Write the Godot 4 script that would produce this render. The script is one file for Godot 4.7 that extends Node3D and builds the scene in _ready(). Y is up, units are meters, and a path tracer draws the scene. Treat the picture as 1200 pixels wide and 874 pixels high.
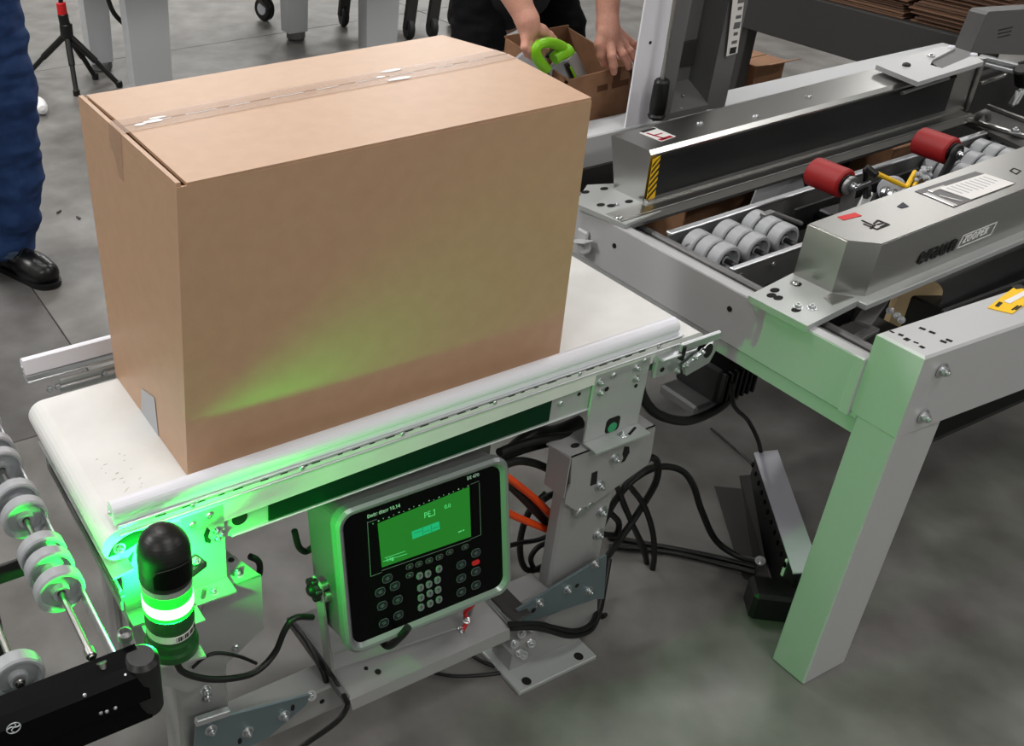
extends Node3D

# A packing line seen from standing height: x runs along the conveyor, y is up, z points to the viewer's right. Metres.
var M := {}
var bolt_mesh: ArrayMesh
var nut_mesh: ArrayMesh
var hole_mesh: ArrayMesh
var rng := RandomNumberGenerator.new()


func _ready() -> void:
	rng.seed = 7
	set_camera()
	set_light()
	set_materials()
	shared_meshes()
	build_room()
	build_belt_conveyor()
	build_scale_stand()
	build_sealer_frame()
	build_side_belt_units()
	build_roller_bed()
	build_tape_head()
	build_mast()
	build_exit_unit()
	build_carton()
	build_terminal()
	build_beacon()
	build_skate_conveyor()
	build_foot_box()
	build_cables()
	build_open_carton()
	build_background()
	build_people()


# ------------------------------------------------------------------ camera and light
func set_camera() -> void:
	var cam := Camera3D.new()
	cam.name = "camera"
	cam.transform = Transform3D(Basis(Vector3(0.886224, -0.010093, 0.463147), Vector3(0.25346, 0.847416, -0.466524), Vector3(-0.387769, 0.530834, 0.753559)).orthonormalized(), Vector3(0, 1.75, 0))
	cam.projection = Camera3D.PROJECTION_FRUSTUM
	cam.near = 0.05
	cam.far = 100.0
	cam.size = 0.706642 * cam.near
	cam.frustum_offset = Vector2(0.223847, -0.025941) * cam.near
	cam.current = true
	add_child(cam)


func set_light() -> void:
	var env := Environment.new()
	env.background_mode = Environment.BG_COLOR
	env.background_color = Color(0.05, 0.05, 0.052)
	env.tonemap_mode = Environment.TONE_MAPPER_LINEAR
	env.tonemap_exposure = 1.0
	env.sdfgi_enabled = true
	env.ssao_enabled = true
	env.ssil_enabled = true
	var we := WorldEnvironment.new()
	we.name = "environment"
	we.environment = env
	add_child(we)
	var lamp_mat := StandardMaterial3D.new()
	lamp_mat.albedo_color = Color(0.95, 0.95, 0.95)
	lamp_mat.emission_enabled = true
	lamp_mat.emission = Color(1.0, 0.97, 0.94)
	lamp_mat.emission_energy_multiplier = 4.0
	var case_mat := StandardMaterial3D.new()
	case_mat.albedo_color = Color(0.8, 0.8, 0.8)
	case_mat.roughness = 0.6
	var n := 0
	# place of each lamp and its strength
	for q in [[Vector3(0.2, 5.2, -3.6), 1.0], [Vector3(4.8, 5.2, -3.6), 0.9], [Vector3(0.6, 5.2, -8.6), 1.2], [Vector3(4.6, 5.2, -11.4), 2.4], [Vector3(8.2, 5.2, -11.4), 4.2], [Vector3(11.6, 5.2, -6.2), 0.3], [Vector3(15.6, 5.2, -9.4), 1.0], [Vector3(-4.6, 5.2, -4.6), 3.8], [Vector3(-4.4, 5.2, 1.6), 1.1], [Vector3(7.0, 5.2, 1.6), 1.0], [Vector3(1.4, 5.2, 4.0), 0.75], [Vector3(1.4, 5.2, 0.8), 0.45]]:
		var p: Vector3 = q[0]
		n += 1
		var root := thing("ceiling_lamp", "long white lamp panel under the hall ceiling, above the packing line", "lamp", p, "hall ceiling lamps")
		var s := st()
		bx(s, p + Vector3(0, 0.05, 0), Vector3(1.9, 0.09, 0.7), Basis(), 0.01)
		obj("lamp_case", s, case_mat, root)
		s = st()
		bx(s, p + Vector3(0, -0.002, 0), Vector3(1.8, 0.012, 0.6), Basis(), 0.002)
		obj("lamp_diffuser", s, lamp_mat, root)
		var l := AreaLight3D.new()
		l.name = "lamp_light"
		l.area_size = Vector2(1.8, 0.6)
		l.area_normalize_energy = true
		l.light_energy = LAMP * q[1]
		l.light_color = Color(1.0, 0.993, 0.984)
		l.area_range = 40.0
		l.area_attenuation = 2.0
		l.shadow_enabled = true
		root.add_child(l)
		l.position = Vector3(0, -0.012, 0)
		l.rotation_degrees = Vector3(-90, 0, 0)

const LAMP := 10.0


# ------------------------------------------------------------------ mesh helpers
func st() -> SurfaceTool:
	var s := SurfaceTool.new()
	s.begin(Mesh.PRIMITIVE_TRIANGLES)
	return s


func tri(s: SurfaceTool, a: Vector3, b: Vector3, c: Vector3) -> void:
	var n := (b - a).cross(c - a)
	if n.length_squared() < 1e-16:
		return
	n = n.normalized()
	for p in [a, c, b]:
		s.set_normal(n)
		s.add_vertex(p)


func quad(s: SurfaceTool, a: Vector3, b: Vector3, c: Vector3, d: Vector3) -> void:
	tri(s, a, b, c)
	tri(s, a, c, d)


# eight corners: bottom a b c d counter-clockwise seen from above, then top e f g h
func hexa(s: SurfaceTool, p: Array) -> void:
	quad(s, p[3], p[2], p[1], p[0])
	quad(s, p[4], p[5], p[6], p[7])
	for i in 4:
		var j: int = (i + 1) % 4
		quad(s, p[i], p[j], p[j + 4], p[i + 4])


# a block with chamfered edges
func bx(s: SurfaceTool, c: Vector3, size: Vector3, b := Basis(), bevel := 0.0) -> void:
	var h := size / 2.0
	var e := minf(bevel, minf(h.x, minf(h.y, h.z)) * 0.9)
	var k := {}
	for sx in [-1, 1]:
		for sy in [-1, 1]:
			for sz in [-1, 1]:
				var v := Vector3(sx, sy, sz)
				k[v] = [c + b * Vector3(sx * h.x, sy * (h.y - e), sz * (h.z - e)), c + b * Vector3(sx * (h.x - e), sy * h.y, sz * (h.z - e)), c + b * Vector3(sx * (h.x - e), sy * (h.y - e), sz * h.z)]
	for ax in 3:
		var u := (ax + 1) % 3
		var w := (ax + 2) % 3
		for sg in [-1, 1]:
			var q := []
			for t in [[-1, -1], [1, -1], [1, 1], [-1, 1]]:
				var v := Vector3()
				v[ax] = sg
				v[u] = t[0]
				v[w] = t[1]
				q.append(k[v][ax])
			if sg < 0:
				q.reverse()
			quad(s, q[0], q[1], q[2], q[3])
	if e <= 0.0:
		return
	for ax in 3:
		var u := (ax + 1) % 3
		var w := (ax + 2) % 3
		for su in [-1, 1]:
			for sw in [-1, 1]:
				var lo := Vector3()
				lo[ax] = -1
				lo[u] = su
				lo[w] = sw
				var hi := lo
				hi[ax] = 1
				var q := [k[lo][u], k[hi][u], k[hi][w], k[lo][w]]
				if su * sw < 0:
					q.reverse()
				q.reverse()
				quad(s, q[0], q[1], q[2], q[3])
	for v in k:
		var t: Array = k[v]
		if v.x * v.y * v.z > 0:
			tri(s, t[0], t[1], t[2])
		else:
			tri(s, t[0], t[2], t[1])


# block between two world corners
func blk(s: SurfaceTool, lo: Vector3, hi: Vector3, bevel := 0.002) -> void:
	bx(s, (lo + hi) / 2.0, (hi - lo).abs(), Basis(), bevel)


# a bar of width w (sideways) and height h between two points
func bar(s: SurfaceTool, a: Vector3, b: Vector3, w: float, h: float, bevel := 0.0015, up := Vector3.UP) -> void:
	var x := (b - a).normalized()
	if absf(x.dot(up)) > 0.98:
		up = Vector3(0, 0, 1)
	var z := x.cross(up).normalized()
	var y := z.cross(x)
	bx(s, (a + b) / 2.0, Vector3(a.distance_to(b), h, w), Basis(x, y, z), bevel)


func frame(d: Vector3) -> Basis:
	var y := d.normalized()
	var r := Vector3(0, 0, 1) if absf(y.z) < 0.9 else Vector3(1, 0, 0)
	var x := y.cross(r).normalized()
	return Basis(x, y, x.cross(y))


# profile of (radius, height) turned about the y axis of xf
func lathe(s: SurfaceTool, prof: Array, xf: Transform3D, seg := 20) -> void:
	for i in prof.size() - 1:
		var p: Vector2 = prof[i]
		var q: Vector2 = prof[i + 1]
		var d := q - p
		if d.length() < 1e-6:
			continue
		var nn := Vector2(d.y, -d.x).normalized()
		for j in seg:
			var a0 := TAU * j / seg
			var a1 := TAU * (j + 1) / seg
			var r0 := Vector3(cos(a0), 0, -sin(a0))
			var r1 := Vector3(cos(a1), 0, -sin(a1))
			var v := [r0 * p.x + Vector3.UP * p.y, r1 * p.x + Vector3.UP * p.y, r1 * q.x + Vector3.UP * q.y, r0 * q.x + Vector3.UP * q.y]
			var n := [r0 * nn.x + Vector3.UP * nn.y, r1 * nn.x + Vector3.UP * nn.y]
			var o := [0, 2, 1, 0, 3, 2]
			for t in o:
				s.set_normal((xf.basis * n[0 if t == 0 or t == 3 else 1]).normalized())
				s.add_vertex(xf * v[t])


func cyl(s: SurfaceTool, a: Vector3, b: Vector3, r: float, seg := 18, bevel := 0.0) -> void:
	var l := a.distance_to(b)
	var e := minf(bevel, minf(r, l / 2.0) * 0.8)
	lathe(s, [Vector2(0, 0), Vector2(r - e, 0), Vector2(r, e), Vector2(r, l - e), Vector2(r - e, l), Vector2(0, l)], Transform3D(frame(b - a), a), seg)


func smooth(pts: Array, n := 6) -> Array:
	var out := []
	for i in pts.size() - 1:
		var p0: Vector3 = pts[maxi(i - 1, 0)]
		var p1: Vector3 = pts[i]
		var p2: Vector3 = pts[i + 1]
		var p3: Vector3 = pts[mini(i + 2, pts.size() - 1)]
		for j in n:
			out.append(p1.cubic_interpolate(p2, p0, p3, float(j) / n))
	out.append(pts[-1])
	return out


func tube(s: SurfaceTool, pts: Array, r: float, seg := 10) -> void:
	var u := Vector3.ZERO
	var rings := []
	for i in pts.size():
		var d: Vector3 = (pts[mini(i + 1, pts.size() - 1)] - pts[maxi(i - 1, 0)]).normalized()
		if i == 0:
			u = frame(d).x
		u = (u - d * u.dot(d)).normalized()
		var w := d.cross(u)
		var ring := []
		for j in seg:
			var a := TAU * j / seg
			ring.append(u * cos(a) + w * sin(a))
		rings.append(ring)
	for i in pts.size() - 1:
		for j in seg:
			var k: int = (j + 1) % seg
			var v := [[i, j], [i, k], [i + 1, k], [i + 1, j]]
			for t in [0, 2, 1, 0, 3, 2]:
				var n: Vector3 = rings[v[t][0]][v[t][1]]
				s.set_normal(n)
				s.add_vertex(pts[v[t][0]] + n * r)
	for e in [0, pts.size() - 1]:
		for j in seg:
			var a: Vector3 = pts[e] + rings[e][j] * r
			var b: Vector3 = pts[e] + rings[e][(j + 1) % seg] * r
			if e == 0:
				tri(s, pts[e], b, a)
			else:
				tri(s, pts[e], a, b)


# outline in the x-y plane of xf, thick along its z
func prism(s: SurfaceTool, poly: Array, depth: float, xf := Transform3D()) -> void:
	var pk := PackedVector2Array(poly)
	if Geometry2D.is_polygon_clockwise(pk):
		pk.reverse()
	var ix := Geometry2D.triangulate_polygon(pk)
	var f := func(p: Vector2, z: float) -> Vector3: return xf * Vector3(p.x, p.y, z)
	for i in range(0, ix.size(), 3):
		var a := pk[ix[i]]
		var b := pk[ix[i + 1]]
		var c := pk[ix[i + 2]]
		if (b - a).cross(c - a) < 0:
			var t := b
			b = c
			c = t
		tri(s, f.call(a, depth), f.call(b, depth), f.call(c, depth))
		tri(s, f.call(a, 0.0), f.call(c, 0.0), f.call(b, 0.0))
	for i in pk.size():
		var a := pk[i]
		var b := pk[(i + 1) % pk.size()]
		quad(s, f.call(a, 0.0), f.call(b, 0.0), f.call(b, depth), f.call(a, depth))


func rounded(w: float, h: float, r: float, n := 5) -> Array:
	var out := []
	for c in [[1, 1, 0], [-1, 1, 1], [-1, -1, 2], [1, -1, 3]]:
		for i in n + 1:
			var a: float = (c[2] + float(i) / n) * PI / 2.0
			out.append(Vector2(c[0] * (w / 2 - r) + r * cos(a), c[1] * (h / 2 - r) + r * sin(a)))
	return out


# four points of one plane as a thin sheet (thickness up along the normal)
func sheet(s: SurfaceTool, p: Array, t: float) -> void:
	var n: Vector3 = (p[1] - p[0]).cross(p[2] - p[0]).normalized() * t
	hexa(s, [p[0], p[1], p[2], p[3], p[0] + n, p[1] + n, p[2] + n, p[3] + n])


# ------------------------------------------------------------------ object helpers
func thing(called: String, label: String, category: String, at: Vector3, group := "") -> Node3D:
	var o := Node3D.new()
	o.name = called
	add_child(o, true)
	o.position = at
	return tag(o, label, category, group)


func tag(o: Node3D, label: String, category: String, group := "") -> Node3D:
	o.set_meta("label", label)
	o.set_meta("category", category)
	if group:
		o.set_meta("group", group)
	return o


# shapes are given in world coordinates and committed under any parent
func obj(called: String, s: SurfaceTool, m: Material, parent: Node3D = self, label := "") -> MeshInstance3D:
	var o := MeshInstance3D.new()
	o.name = called
	s.index()
	o.mesh = s.commit()
	o.material_override = m
	parent.add_child(o, true)
	o.position = -parent.global_position
	if label:
		o.set_meta("label", label)
	return o


func inst(called: String, mesh: Mesh, m: Material, parent: Node3D, xf: Transform3D) -> MeshInstance3D:
	var o := MeshInstance3D.new()
	o.name = called
	o.mesh = mesh
	o.material_override = m
	parent.add_child(o, true)
	o.transform = Transform3D(xf.basis, xf.origin - parent.global_position)
	return o


func struct(called: String, s: SurfaceTool, m: Material) -> MeshInstance3D:
	var o := obj(called, s, m)
	o.set_meta("kind", "structure")
	return o


func shared_meshes() -> void:
	var s := st()   # washer, hex head and stud, along +y
	lathe(s, [Vector2(0, 0), Vector2(1.25, 0), Vector2(1.25, 0.12), Vector2(1.15, 0.2), Vector2(0, 0.2)], Transform3D(), 16)
	lathe(s, [Vector2(0.8, 0.2), Vector2(0.8, 0.75), Vector2(0.66, 0.9), Vector2(0, 0.9)], Transform3D(), 6)
	lathe(s, [Vector2(0.36, 0.9), Vector2(0.36, 1.2), Vector2(0.28, 1.3), Vector2(0, 1.3)], Transform3D(), 10)
	s.index()
	bolt_mesh = s.commit()
	s = st()   # round head with a socket
	lathe(s, [Vector2(0, 0), Vector2(1, 0), Vector2(1, 0.35), Vector2(0.8, 0.65), Vector2(0.42, 0.72), Vector2(0.42, 0.35), Vector2(0, 0.35)], Transform3D(), 14)
	s.index()
	nut_mesh = s.commit()
	s = st()
	lathe(s, [Vector2(0, 0), Vector2(1, 0), Vector2(1, 1), Vector2(0, 1)], Transform3D(), 16)
	s.index()
	hole_mesh = s.commit()


func bolt(parent: Node3D, at: Vector3, d: Vector3, r := 0.008) -> void:
	inst("bolt", bolt_mesh, M.zinc, parent, Transform3D(frame(d).scaled_local(Vector3(r, r, r)), at))


func screw(parent: Node3D, at: Vector3, d: Vector3, r := 0.006, m: Material = null) -> void:
	inst("screw", nut_mesh, m if m else M.zinc, parent, Transform3D(frame(d).scaled_local(Vector3(r, r, r)), at))


# the black mouth of a bore or punched hole: a shallow plug let into the plate
func hole(parent: Node3D, at: Vector3, d: Vector3, r := 0.006, sx := 1.0) -> void:
	inst("hole", hole_mesh, M.void, parent, Transform3D(frame(d).scaled_local(Vector3(r * sx, 0.0012, r)), at - d.normalized() * 0.0004))


func text(parent: Node3D, words: String, height: float, xf: Transform3D, m: Material, called := "lettering", bold := 400, italic := false) -> MeshInstance3D:
	var t := TextMesh.new()
	var f := SystemFont.new()
	f.font_names = PackedStringArray(["Droid Sans"])
	f.font_weight = bold
	f.font_italic = italic
	t.font = f
	t.font_size = 32
	t.pixel_size = height / 24.0
	t.depth = 0.001
	t.curve_step = 4.0
	t.text = words
	return inst(called, t, m, parent, xf)


# ------------------------------------------------------------------ materials
func noise_tex(freq: float, lo: Color, hi: Color, oct := 4, size := 256, sd := 1, normal := false) -> NoiseTexture2D:
	var n := FastNoiseLite.new()
	n.seed = sd
	n.noise_type = FastNoiseLite.TYPE_SIMPLEX_SMOOTH
	n.frequency = freq
	n.fractal_octaves = oct
	var t := NoiseTexture2D.new()
	t.width = size
	t.height = size
	t.seamless = true
	t.noise = n
	if normal:
		t.as_normal_map = true
		t.bump_strength = 2.0
	else:
		var g := Gradient.new()
		g.set_color(0, lo)
		g.set_color(1, hi)
		t.color_ramp = g
	return t


func mat(col: Color, rough := 0.5, metal := 0.0, var_amt := 0.0, scale := Vector3.ONE, freq := 0.02) -> StandardMaterial3D:
	var m := StandardMaterial3D.new()
	m.roughness = rough
	m.metallic = metal
	m.albedo_color = col
	if var_amt > 0.0:
		m.albedo_color = Color.WHITE
		m.albedo_texture = noise_tex(freq, col.darkened(var_amt), col.lightened(var_amt * 0.6), 4, 256, M.size() + 3)
		m.uv1_triplanar = true
		m.uv1_world_triplanar = true
		m.uv1_scale = scale
	return m


func set_materials() -> void:
	M.floor = mat(Color(0.50, 0.495, 0.485), 0.3, 0.0)
	M.floor.albedo_texture = noise_tex(0.012, Color(0.74, 0.73, 0.72), Color(1.0, 1.0, 1.0), 6, 1024, 11)
	M.floor.roughness_texture = noise_tex(0.02, Color(0.55, 0.55, 0.55), Color(1, 1, 1), 4, 512, 12)
	M.floor.roughness = 0.5
	M.floor.metallic_specular = 0.4
	M.floor.uv1_triplanar = true
	M.floor.uv1_world_triplanar = true
	M.floor.uv1_scale = Vector3.ONE * 0.35
	M.floor_dark = M.floor.duplicate()
	M.floor_dark.albedo_color = Color(0.41, 0.405, 0.40)
	M.joint = mat(Color(0.26, 0.255, 0.25), 0.9)
	M.wall = mat(Color(0.78, 0.78, 0.77), 0.8)
	M.ceiling = mat(Color(0.72, 0.72, 0.72), 0.9)
	M.kraft = mat(Color(0.725, 0.575, 0.45), 0.46, 0.0, 0.03, Vector3(3, 3, 3), 0.03)
	M.kraft.metallic_specular = 0.75
	M.kraft_edge = mat(Color(0.80, 0.68, 0.56), 0.8)
	M.kraft_dark = mat(Color(0.54, 0.385, 0.27), 0.8, 0.0, 0.07, Vector3(3, 3, 3), 0.03)
	M.void = mat(Color(0.012, 0.012, 0.012), 0.9)
	M.tape = mat(Color(0.76, 0.64, 0.55, 0.24), 0.36)
	M.tape.transparency = BaseMaterial3D.TRANSPARENCY_ALPHA
	M.paper = mat(Color(0.88, 0.87, 0.86), 0.6)
	M.belt = mat(Color(0.87, 0.87, 0.86), 0.55, 0.0, 0.035, Vector3(2.2, 2.2, 2.2), 0.02)
	M.guard = mat(Color(0.90, 0.90, 0.93), 0.38)
	M.alu = mat(Color(0.80, 0.81, 0.82), 0.36, 0.85)
	M.plate = mat(Color(0.70, 0.715, 0.71), 0.45, 0.35)
	M.grey_paint = mat(Color(0.60, 0.60, 0.60), 0.45, 0.1)
	M.pale_paint = mat(Color(0.74, 0.75, 0.76), 0.45)
	M.bezel = mat(Color(0.52, 0.53, 0.54), 0.32, 0.45)
	M.satin = mat(Color(0.60, 0.60, 0.60), 0.40, 0.88)
	M.gusset = mat(Color(0.44, 0.50, 0.52), 0.4, 0.5)
	M.zinc = mat(Color(0.78, 0.79, 0.80), 0.28, 0.95)
	M.steel = mat(Color(0.70, 0.70, 0.69), 0.29, 1.0)
	M.steel_dark = mat(Color(0.50, 0.50, 0.50), 0.42, 0.6)
	M.frame_paint = mat(Color(0.72, 0.725, 0.73), 0.36, 0.12)
	M.rubber = mat(Color(0.025, 0.025, 0.027), 0.5)
	M.black = mat(Color(0.03, 0.031, 0.034), 0.42)
	M.black_gloss = mat(Color(0.018, 0.02, 0.023), 0.4)
	M.black_gloss.metallic_specular = 0.2
	M.belt_dark = mat(Color(0.035, 0.05, 0.055), 0.5)
	M.green_film = mat(Color(0.006, 0.17, 0.095), 0.35)
	M.green_film.metallic_specular = 0.25
	M.wheel = mat(Color(0.62, 0.63, 0.645), 0.42)
	M.red_rubber = mat(Color(0.60, 0.04, 0.055), 0.55, 0.0, 0.08, Vector3(20, 20, 20), 0.05)
	M.yellow = mat(Color(0.93, 0.74, 0.04), 0.5)
	M.red = mat(Color(0.78, 0.08, 0.10), 0.5)
	M.orange = mat(Color(0.93, 0.30, 0.05), 0.45)
	M.ink = mat(Color(0.02, 0.02, 0.022), 0.6)
	M.white = mat(Color(0.9, 0.9, 0.9), 0.55)
	M.silver_ink = mat(Color(0.72, 0.74, 0.76), 0.5)
	M.blue_key = mat(Color(0.05, 0.085, 0.13), 0.35)
	M.key = mat(Color(0.42, 0.44, 0.45), 0.4)
	M.key_dark = mat(Color(0.045, 0.05, 0.055), 0.35)
	M.denim = mat(Color(0.07, 0.205, 0.42), 0.85, 0.0, 0.14, Vector3(3, 3, 3), 0.02)
	M.trouser = mat(Color(0.085, 0.088, 0.098), 0.95)
	M.trouser.metallic_specular = 0.2
	M.skin = mat(Color(0.87, 0.635, 0.55), 0.55, 0.0, 0.09, Vector3(14, 14, 14), 0.04)
	M.skin.subsurf_scatter_enabled = true
	M.skin.subsurf_scatter_strength = 0.15
	M.shirt = mat(Color(0.12, 0.13, 0.15), 0.9)
	M.shirt_grey = mat(Color(0.42, 0.43, 0.45), 0.9)
	M.hair = mat(Color(0.09, 0.06, 0.04), 0.7)
	M.leather = mat(Color(0.03, 0.03, 0.034), 0.33)
	M.lime = mat(Color(0.50, 0.78, 0.06), 0.35)
	M.pale_plastic = mat(Color(0.66, 0.67, 0.69), 0.4)
	M.beige = mat(Color(0.72, 0.63, 0.48), 0.6)
	M.dark_paint = mat(Color(0.20, 0.195, 0.19), 0.55)
	M.mid_grey = mat(Color(0.42, 0.42, 0.42), 0.5, 0.2)
	M.deep_grey = mat(Color(0.11, 0.11, 0.112), 0.6)
	M.lamp_green = mat(Color(0.1, 0.8, 0.2), 0.3)
	M.lamp_green.emission_enabled = true
	M.lamp_green.emission = Color(0.12, 1.0, 0.25)
	M.lamp_green.emission_energy_multiplier = 0.6
	M.lamp_core = mat(Color(0.9, 1.0, 0.9), 0.3)
	M.lamp_core.emission_enabled = true
	M.lamp_core.emission = Color(0.75, 1.0, 0.8)
	M.lamp_core.emission_energy_multiplier = 1.6
	M.screen = mat(Color(0.05, 0.2, 0.06), 0.3)
	M.screen.emission_enabled = true
	M.screen.emission = Color(0.10, 0.50, 0.12)
	M.screen.emission_energy_multiplier = 0.7
	M.screen_lit = mat(Color(0.05, 0.4, 0.3), 0.3)
	M.screen_lit.emission_enabled = true
	M.screen_lit.emission = Color(0.06, 0.68, 0.42)
	M.screen_lit.emission_energy_multiplier = 0.8
	M.screen_ink = mat(Color(0.3, 0.6, 0.4), 0.3)
	M.screen_ink.emission_enabled = true
	M.screen_ink.emission = Color(0.30, 0.75, 0.45)
	M.screen_ink.emission_energy_multiplier = 0.8


# ------------------------------------------------------------------ the hall
func build_room() -> void:
	var f := Node3D.new()
	f.name = "floor"
	add_child(f)
	f.set_meta("kind", "structure")
	var s := st()
	blk(s, Vector3(-9, -0.3, -14), Vector3(22, -0.012, 6), 0.0)
	obj("sub_floor", s, M.joint, f)
	# slabs cut by saw joints; the two bays under the line are one long pour
	var far_cuts := [-9.0, -5.664, -2.474, 0.716, 3.906, 7.096, 10.286, 13.476, 16.666, 19.856, 22.0]
	var near_cuts := [-9.0, -5.664, -2.474, 4.6, 7.8, 11.0, 14.2, 17.4, 22.0]
	var zs := [-14.0, -11.94, -8.75, -5.56, -2.385, 2.6, 6.0]
	for j in zs.size() - 1:
		var xs: Array = near_cuts if zs[j] > -3.0 else far_cuts
		for i in xs.size() - 1:
			s = st()
			blk(s, Vector3(xs[i] + 0.0015, -0.1, zs[j] + 0.0015), Vector3(xs[i + 1] - 0.0015, 0, zs[j + 1] - 0.0015), 0.002)
			# the pour left of the saw joint behind the carton is a darker concrete
			obj("floor_slab", s, M.floor_dark if j == 3 and i < 3 else M.floor, f)
	for w in [["wall_back", Vector3(-9.3, -0.3, -14.3), Vector3(22.3, 6.3, -14)], ["wall_front", Vector3(-9.3, -0.3, 6), Vector3(22.3, 6.3, 6.3)], ["wall_left", Vector3(-9.3, -0.3, -14), Vector3(-9, 6.3, 6)], ["wall_right", Vector3(22, -0.3, -14), Vector3(22.3, 6.3, 6)]]:
		s = st()
		blk(s, w[1], w[2], 0.0)
		struct(w[0], s, M.wall)
	s = st()
	blk(s, Vector3(-9.3, 6.0, -14.3), Vector3(22.3, 6.3, 6.3), 0.0)
	struct("ceiling", s, M.ceiling)


# ------------------------------------------------------------------ belt conveyor
func build_belt_conveyor() -> void:
	var root := thing("belt_conveyor", "short white belt conveyor of the scale that the large taped carton stands on", "conveyor", Vector3(0.89, 0.0, -1.31))
	# the endless belt: a stadium profile swept across the width
	var s := st()
	var r := 0.028
	var out := []
	for i in 13:
		var a := PI / 2 + PI * i / 12.0
		out.append(Vector2(0.322 + r * cos(a), 0.692 + r * sin(a)))
	for i in 9:
		var a := -PI / 2 + PI * i / 8.0
		out.append(Vector2(1.464 + 0.016 * cos(a), 0.704 + 0.016 * sin(a)))
	prism(s, out, 0.372, Transform3D(Basis(), Vector3(0, 0, -1.498)))
	var belt := obj("belt", s, M.belt, root)
	s = st()   # printed specks on the worn patch of the belt
	for i in 22:
		var p := Vector3(0.345 + rng.randf() * 0.05, 0.7202, -1.30 + rng.randf() * 0.13)
		bx(s, p, Vector3(0.002 + rng.randf() * 0.005, 0.0004, 0.0012), Basis(Vector3.UP, rng.randf() * 0.6), 0.0)
	var specks := obj("worn_specks", s, mat(Color(0.76, 0.75, 0.72), 0.7), belt)
	specks.set_meta("kind", "stuff")
	# slider bed and inner frame
	s = st()
	blk(s, Vector3(0.34, 0.66, -1.49), Vector3(1.44, 0.686, -1.135))
	obj("slider_bed", s, M.plate, root)
	s = st()
	blk(s, Vector3(0.33, 0.625, -1.512), Vector3(1.44, 0.70, -1.5))
	obj("rear_side_plate", s, M.plate, root)
	s = st()
	blk(s, Vector3(0.33, 0.672, -1.15), Vector3(1.425, 0.702, -1.137))
	obj("front_side_rail", s, M.alu, root)
	# tail plates under the left roller
	s = st()
	sheet(s, [Vector3(0.298, 0.655, -1.47), Vector3(0.298, 0.655, -1.10), Vector3(0.33, 0.66, -1.10), Vector3(0.33, 0.66, -1.47)], 0.004)
	bar(s, Vector3(0.306, 0.63, -1.46), Vector3(0.306, 0.61, -1.10), 0.004, 0.045, 0.001)
	obj("tail_plate", s, M.plate, root)
	s = st()
	bar(s, Vector3(0.300, 0.640, -1.42), Vector3(0.306, 0.622, -1.09), 0.008, 0.012)
	obj("scraper_bar", s, M.steel_dark, root)
	# guide rail in front: white round-nosed guard over an aluminium slot profile
	guide_rail(root, 0.318, 1.415, -1.142, 0.754, 1.0)
	guide_rail(root, 0.318, 1.40, -1.602, 0.742, -1.0)
	# slotted adjusting plates of the rear rail
	s = st()
	blk(s, Vector3(0.375, 0.664, -1.588), Vector3(1.30, 0.694, -1.582))
	blk(s, Vector3(0.375, 0.655, -1.588), Vector3(1.30, 0.661, -1.515))
	var ap := obj("rail_support_plate", s, M.plate, root)
	for x in [0.355, 0.37, 0.46, 0.475]:
		screw(ap, Vector3(x, 0.683, -1.579), Vector3(0, 0.3, 1), 0.006)
	s = st()
	cyl(s, Vector3(0.372, 0.681, -1.578), Vector3(0.45, 0.681, -1.578), 0.0035, 10)
	cyl(s, Vector3(0.463, 0.683, -1.577), Vector3(0.485, 0.683, -1.577), 0.005, 10)
	obj("clamp_rod", s, M.alu, ap)
	screw(ap, Vector3(0.405, 0.6635, -1.54), Vector3.UP, 0.005)
	# dark green front panel between two pale end plates
	s = st()
	blk(s, Vector3(0.48, 0.628, -1.136), Vector3(1.225, 0.712, -1.132), 0.001)
	var fp := obj("front_plate", s, M.plate, root)
	s = st()
	blk(s, Vector3(0.565, 0.632, -1.132), Vector3(1.128, 0.689, -1.1295), 0.001)
	obj("dark_green_panel", s, M.green_film, fp, "dark green glossy front panel")
	s = st()
	bar(s, Vector3(0.50, 0.694, -1.130), Vector3(1.225, 0.692, -1.130), 0.006, 0.006)
	obj("panel_edge", s, M.alu, fp)
	s = st()
	bar(s, Vector3(0.50, 0.6285, -1.131), Vector3(1.225, 0.6275, -1.131), 0.006, 0.004)
	obj("panel_edge", s, M.alu, fp)
	hole(fp, Vector3(0.516, 0.658, -1.132), Vector3(0, 0, 1), 0.0135)
	screw(fp, Vector3(1.15, 0.662, -1.132), Vector3(0, 0, 1), 0.006)
	hole(fp, Vector3(1.192, 0.668, -1.132), Vector3(0, 0, 1), 0.004)
	# nose frame on the right, beyond the guide rail
	s = st()
	blk(s, Vector3(1.358, 0.655, -1.128), Vector3(1.462, 0.70, -1.116), 0.003)
	bar(s, Vector3(1.356, 0.703, -1.112), Vector3(1.44, 0.703, -1.112), 0.02, 0.006)
	bar(s, Vector3(1.40, 0.716, -1.108), Vector3(1.50, 0.716, -1.108), 0.008, 0.018, 0.002)
	var nf := obj("nose_frame", s, M.alu, root)
	s = st()
	prism(s, [Vector2(1.43, 0.648), Vector2(1.485, 0.66), Vector2(1.498, 0.69), Vector2(1.49, 0.704), Vector2(1.46, 0.69), Vector2(1.42, 0.67)], 0.008, Transform3D(Basis(), Vector3(0, 0, -1.112)))
	obj("tension_bracket", s, M.alu, nf)
	for p in [Vector2(1.405, 0.665), Vector2(1.425, 0.672), Vector2(1.445, 0.682), Vector2(1.462, 0.69)]:
		bolt(nf, Vector3(p.x, p.y, -1.108), Vector3(0, 0, 1), 0.006)
	hole(nf, Vector3(1.474, 0.69, -1.104), Vector3(0, 0, 1), 0.011, 1.4)
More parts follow.
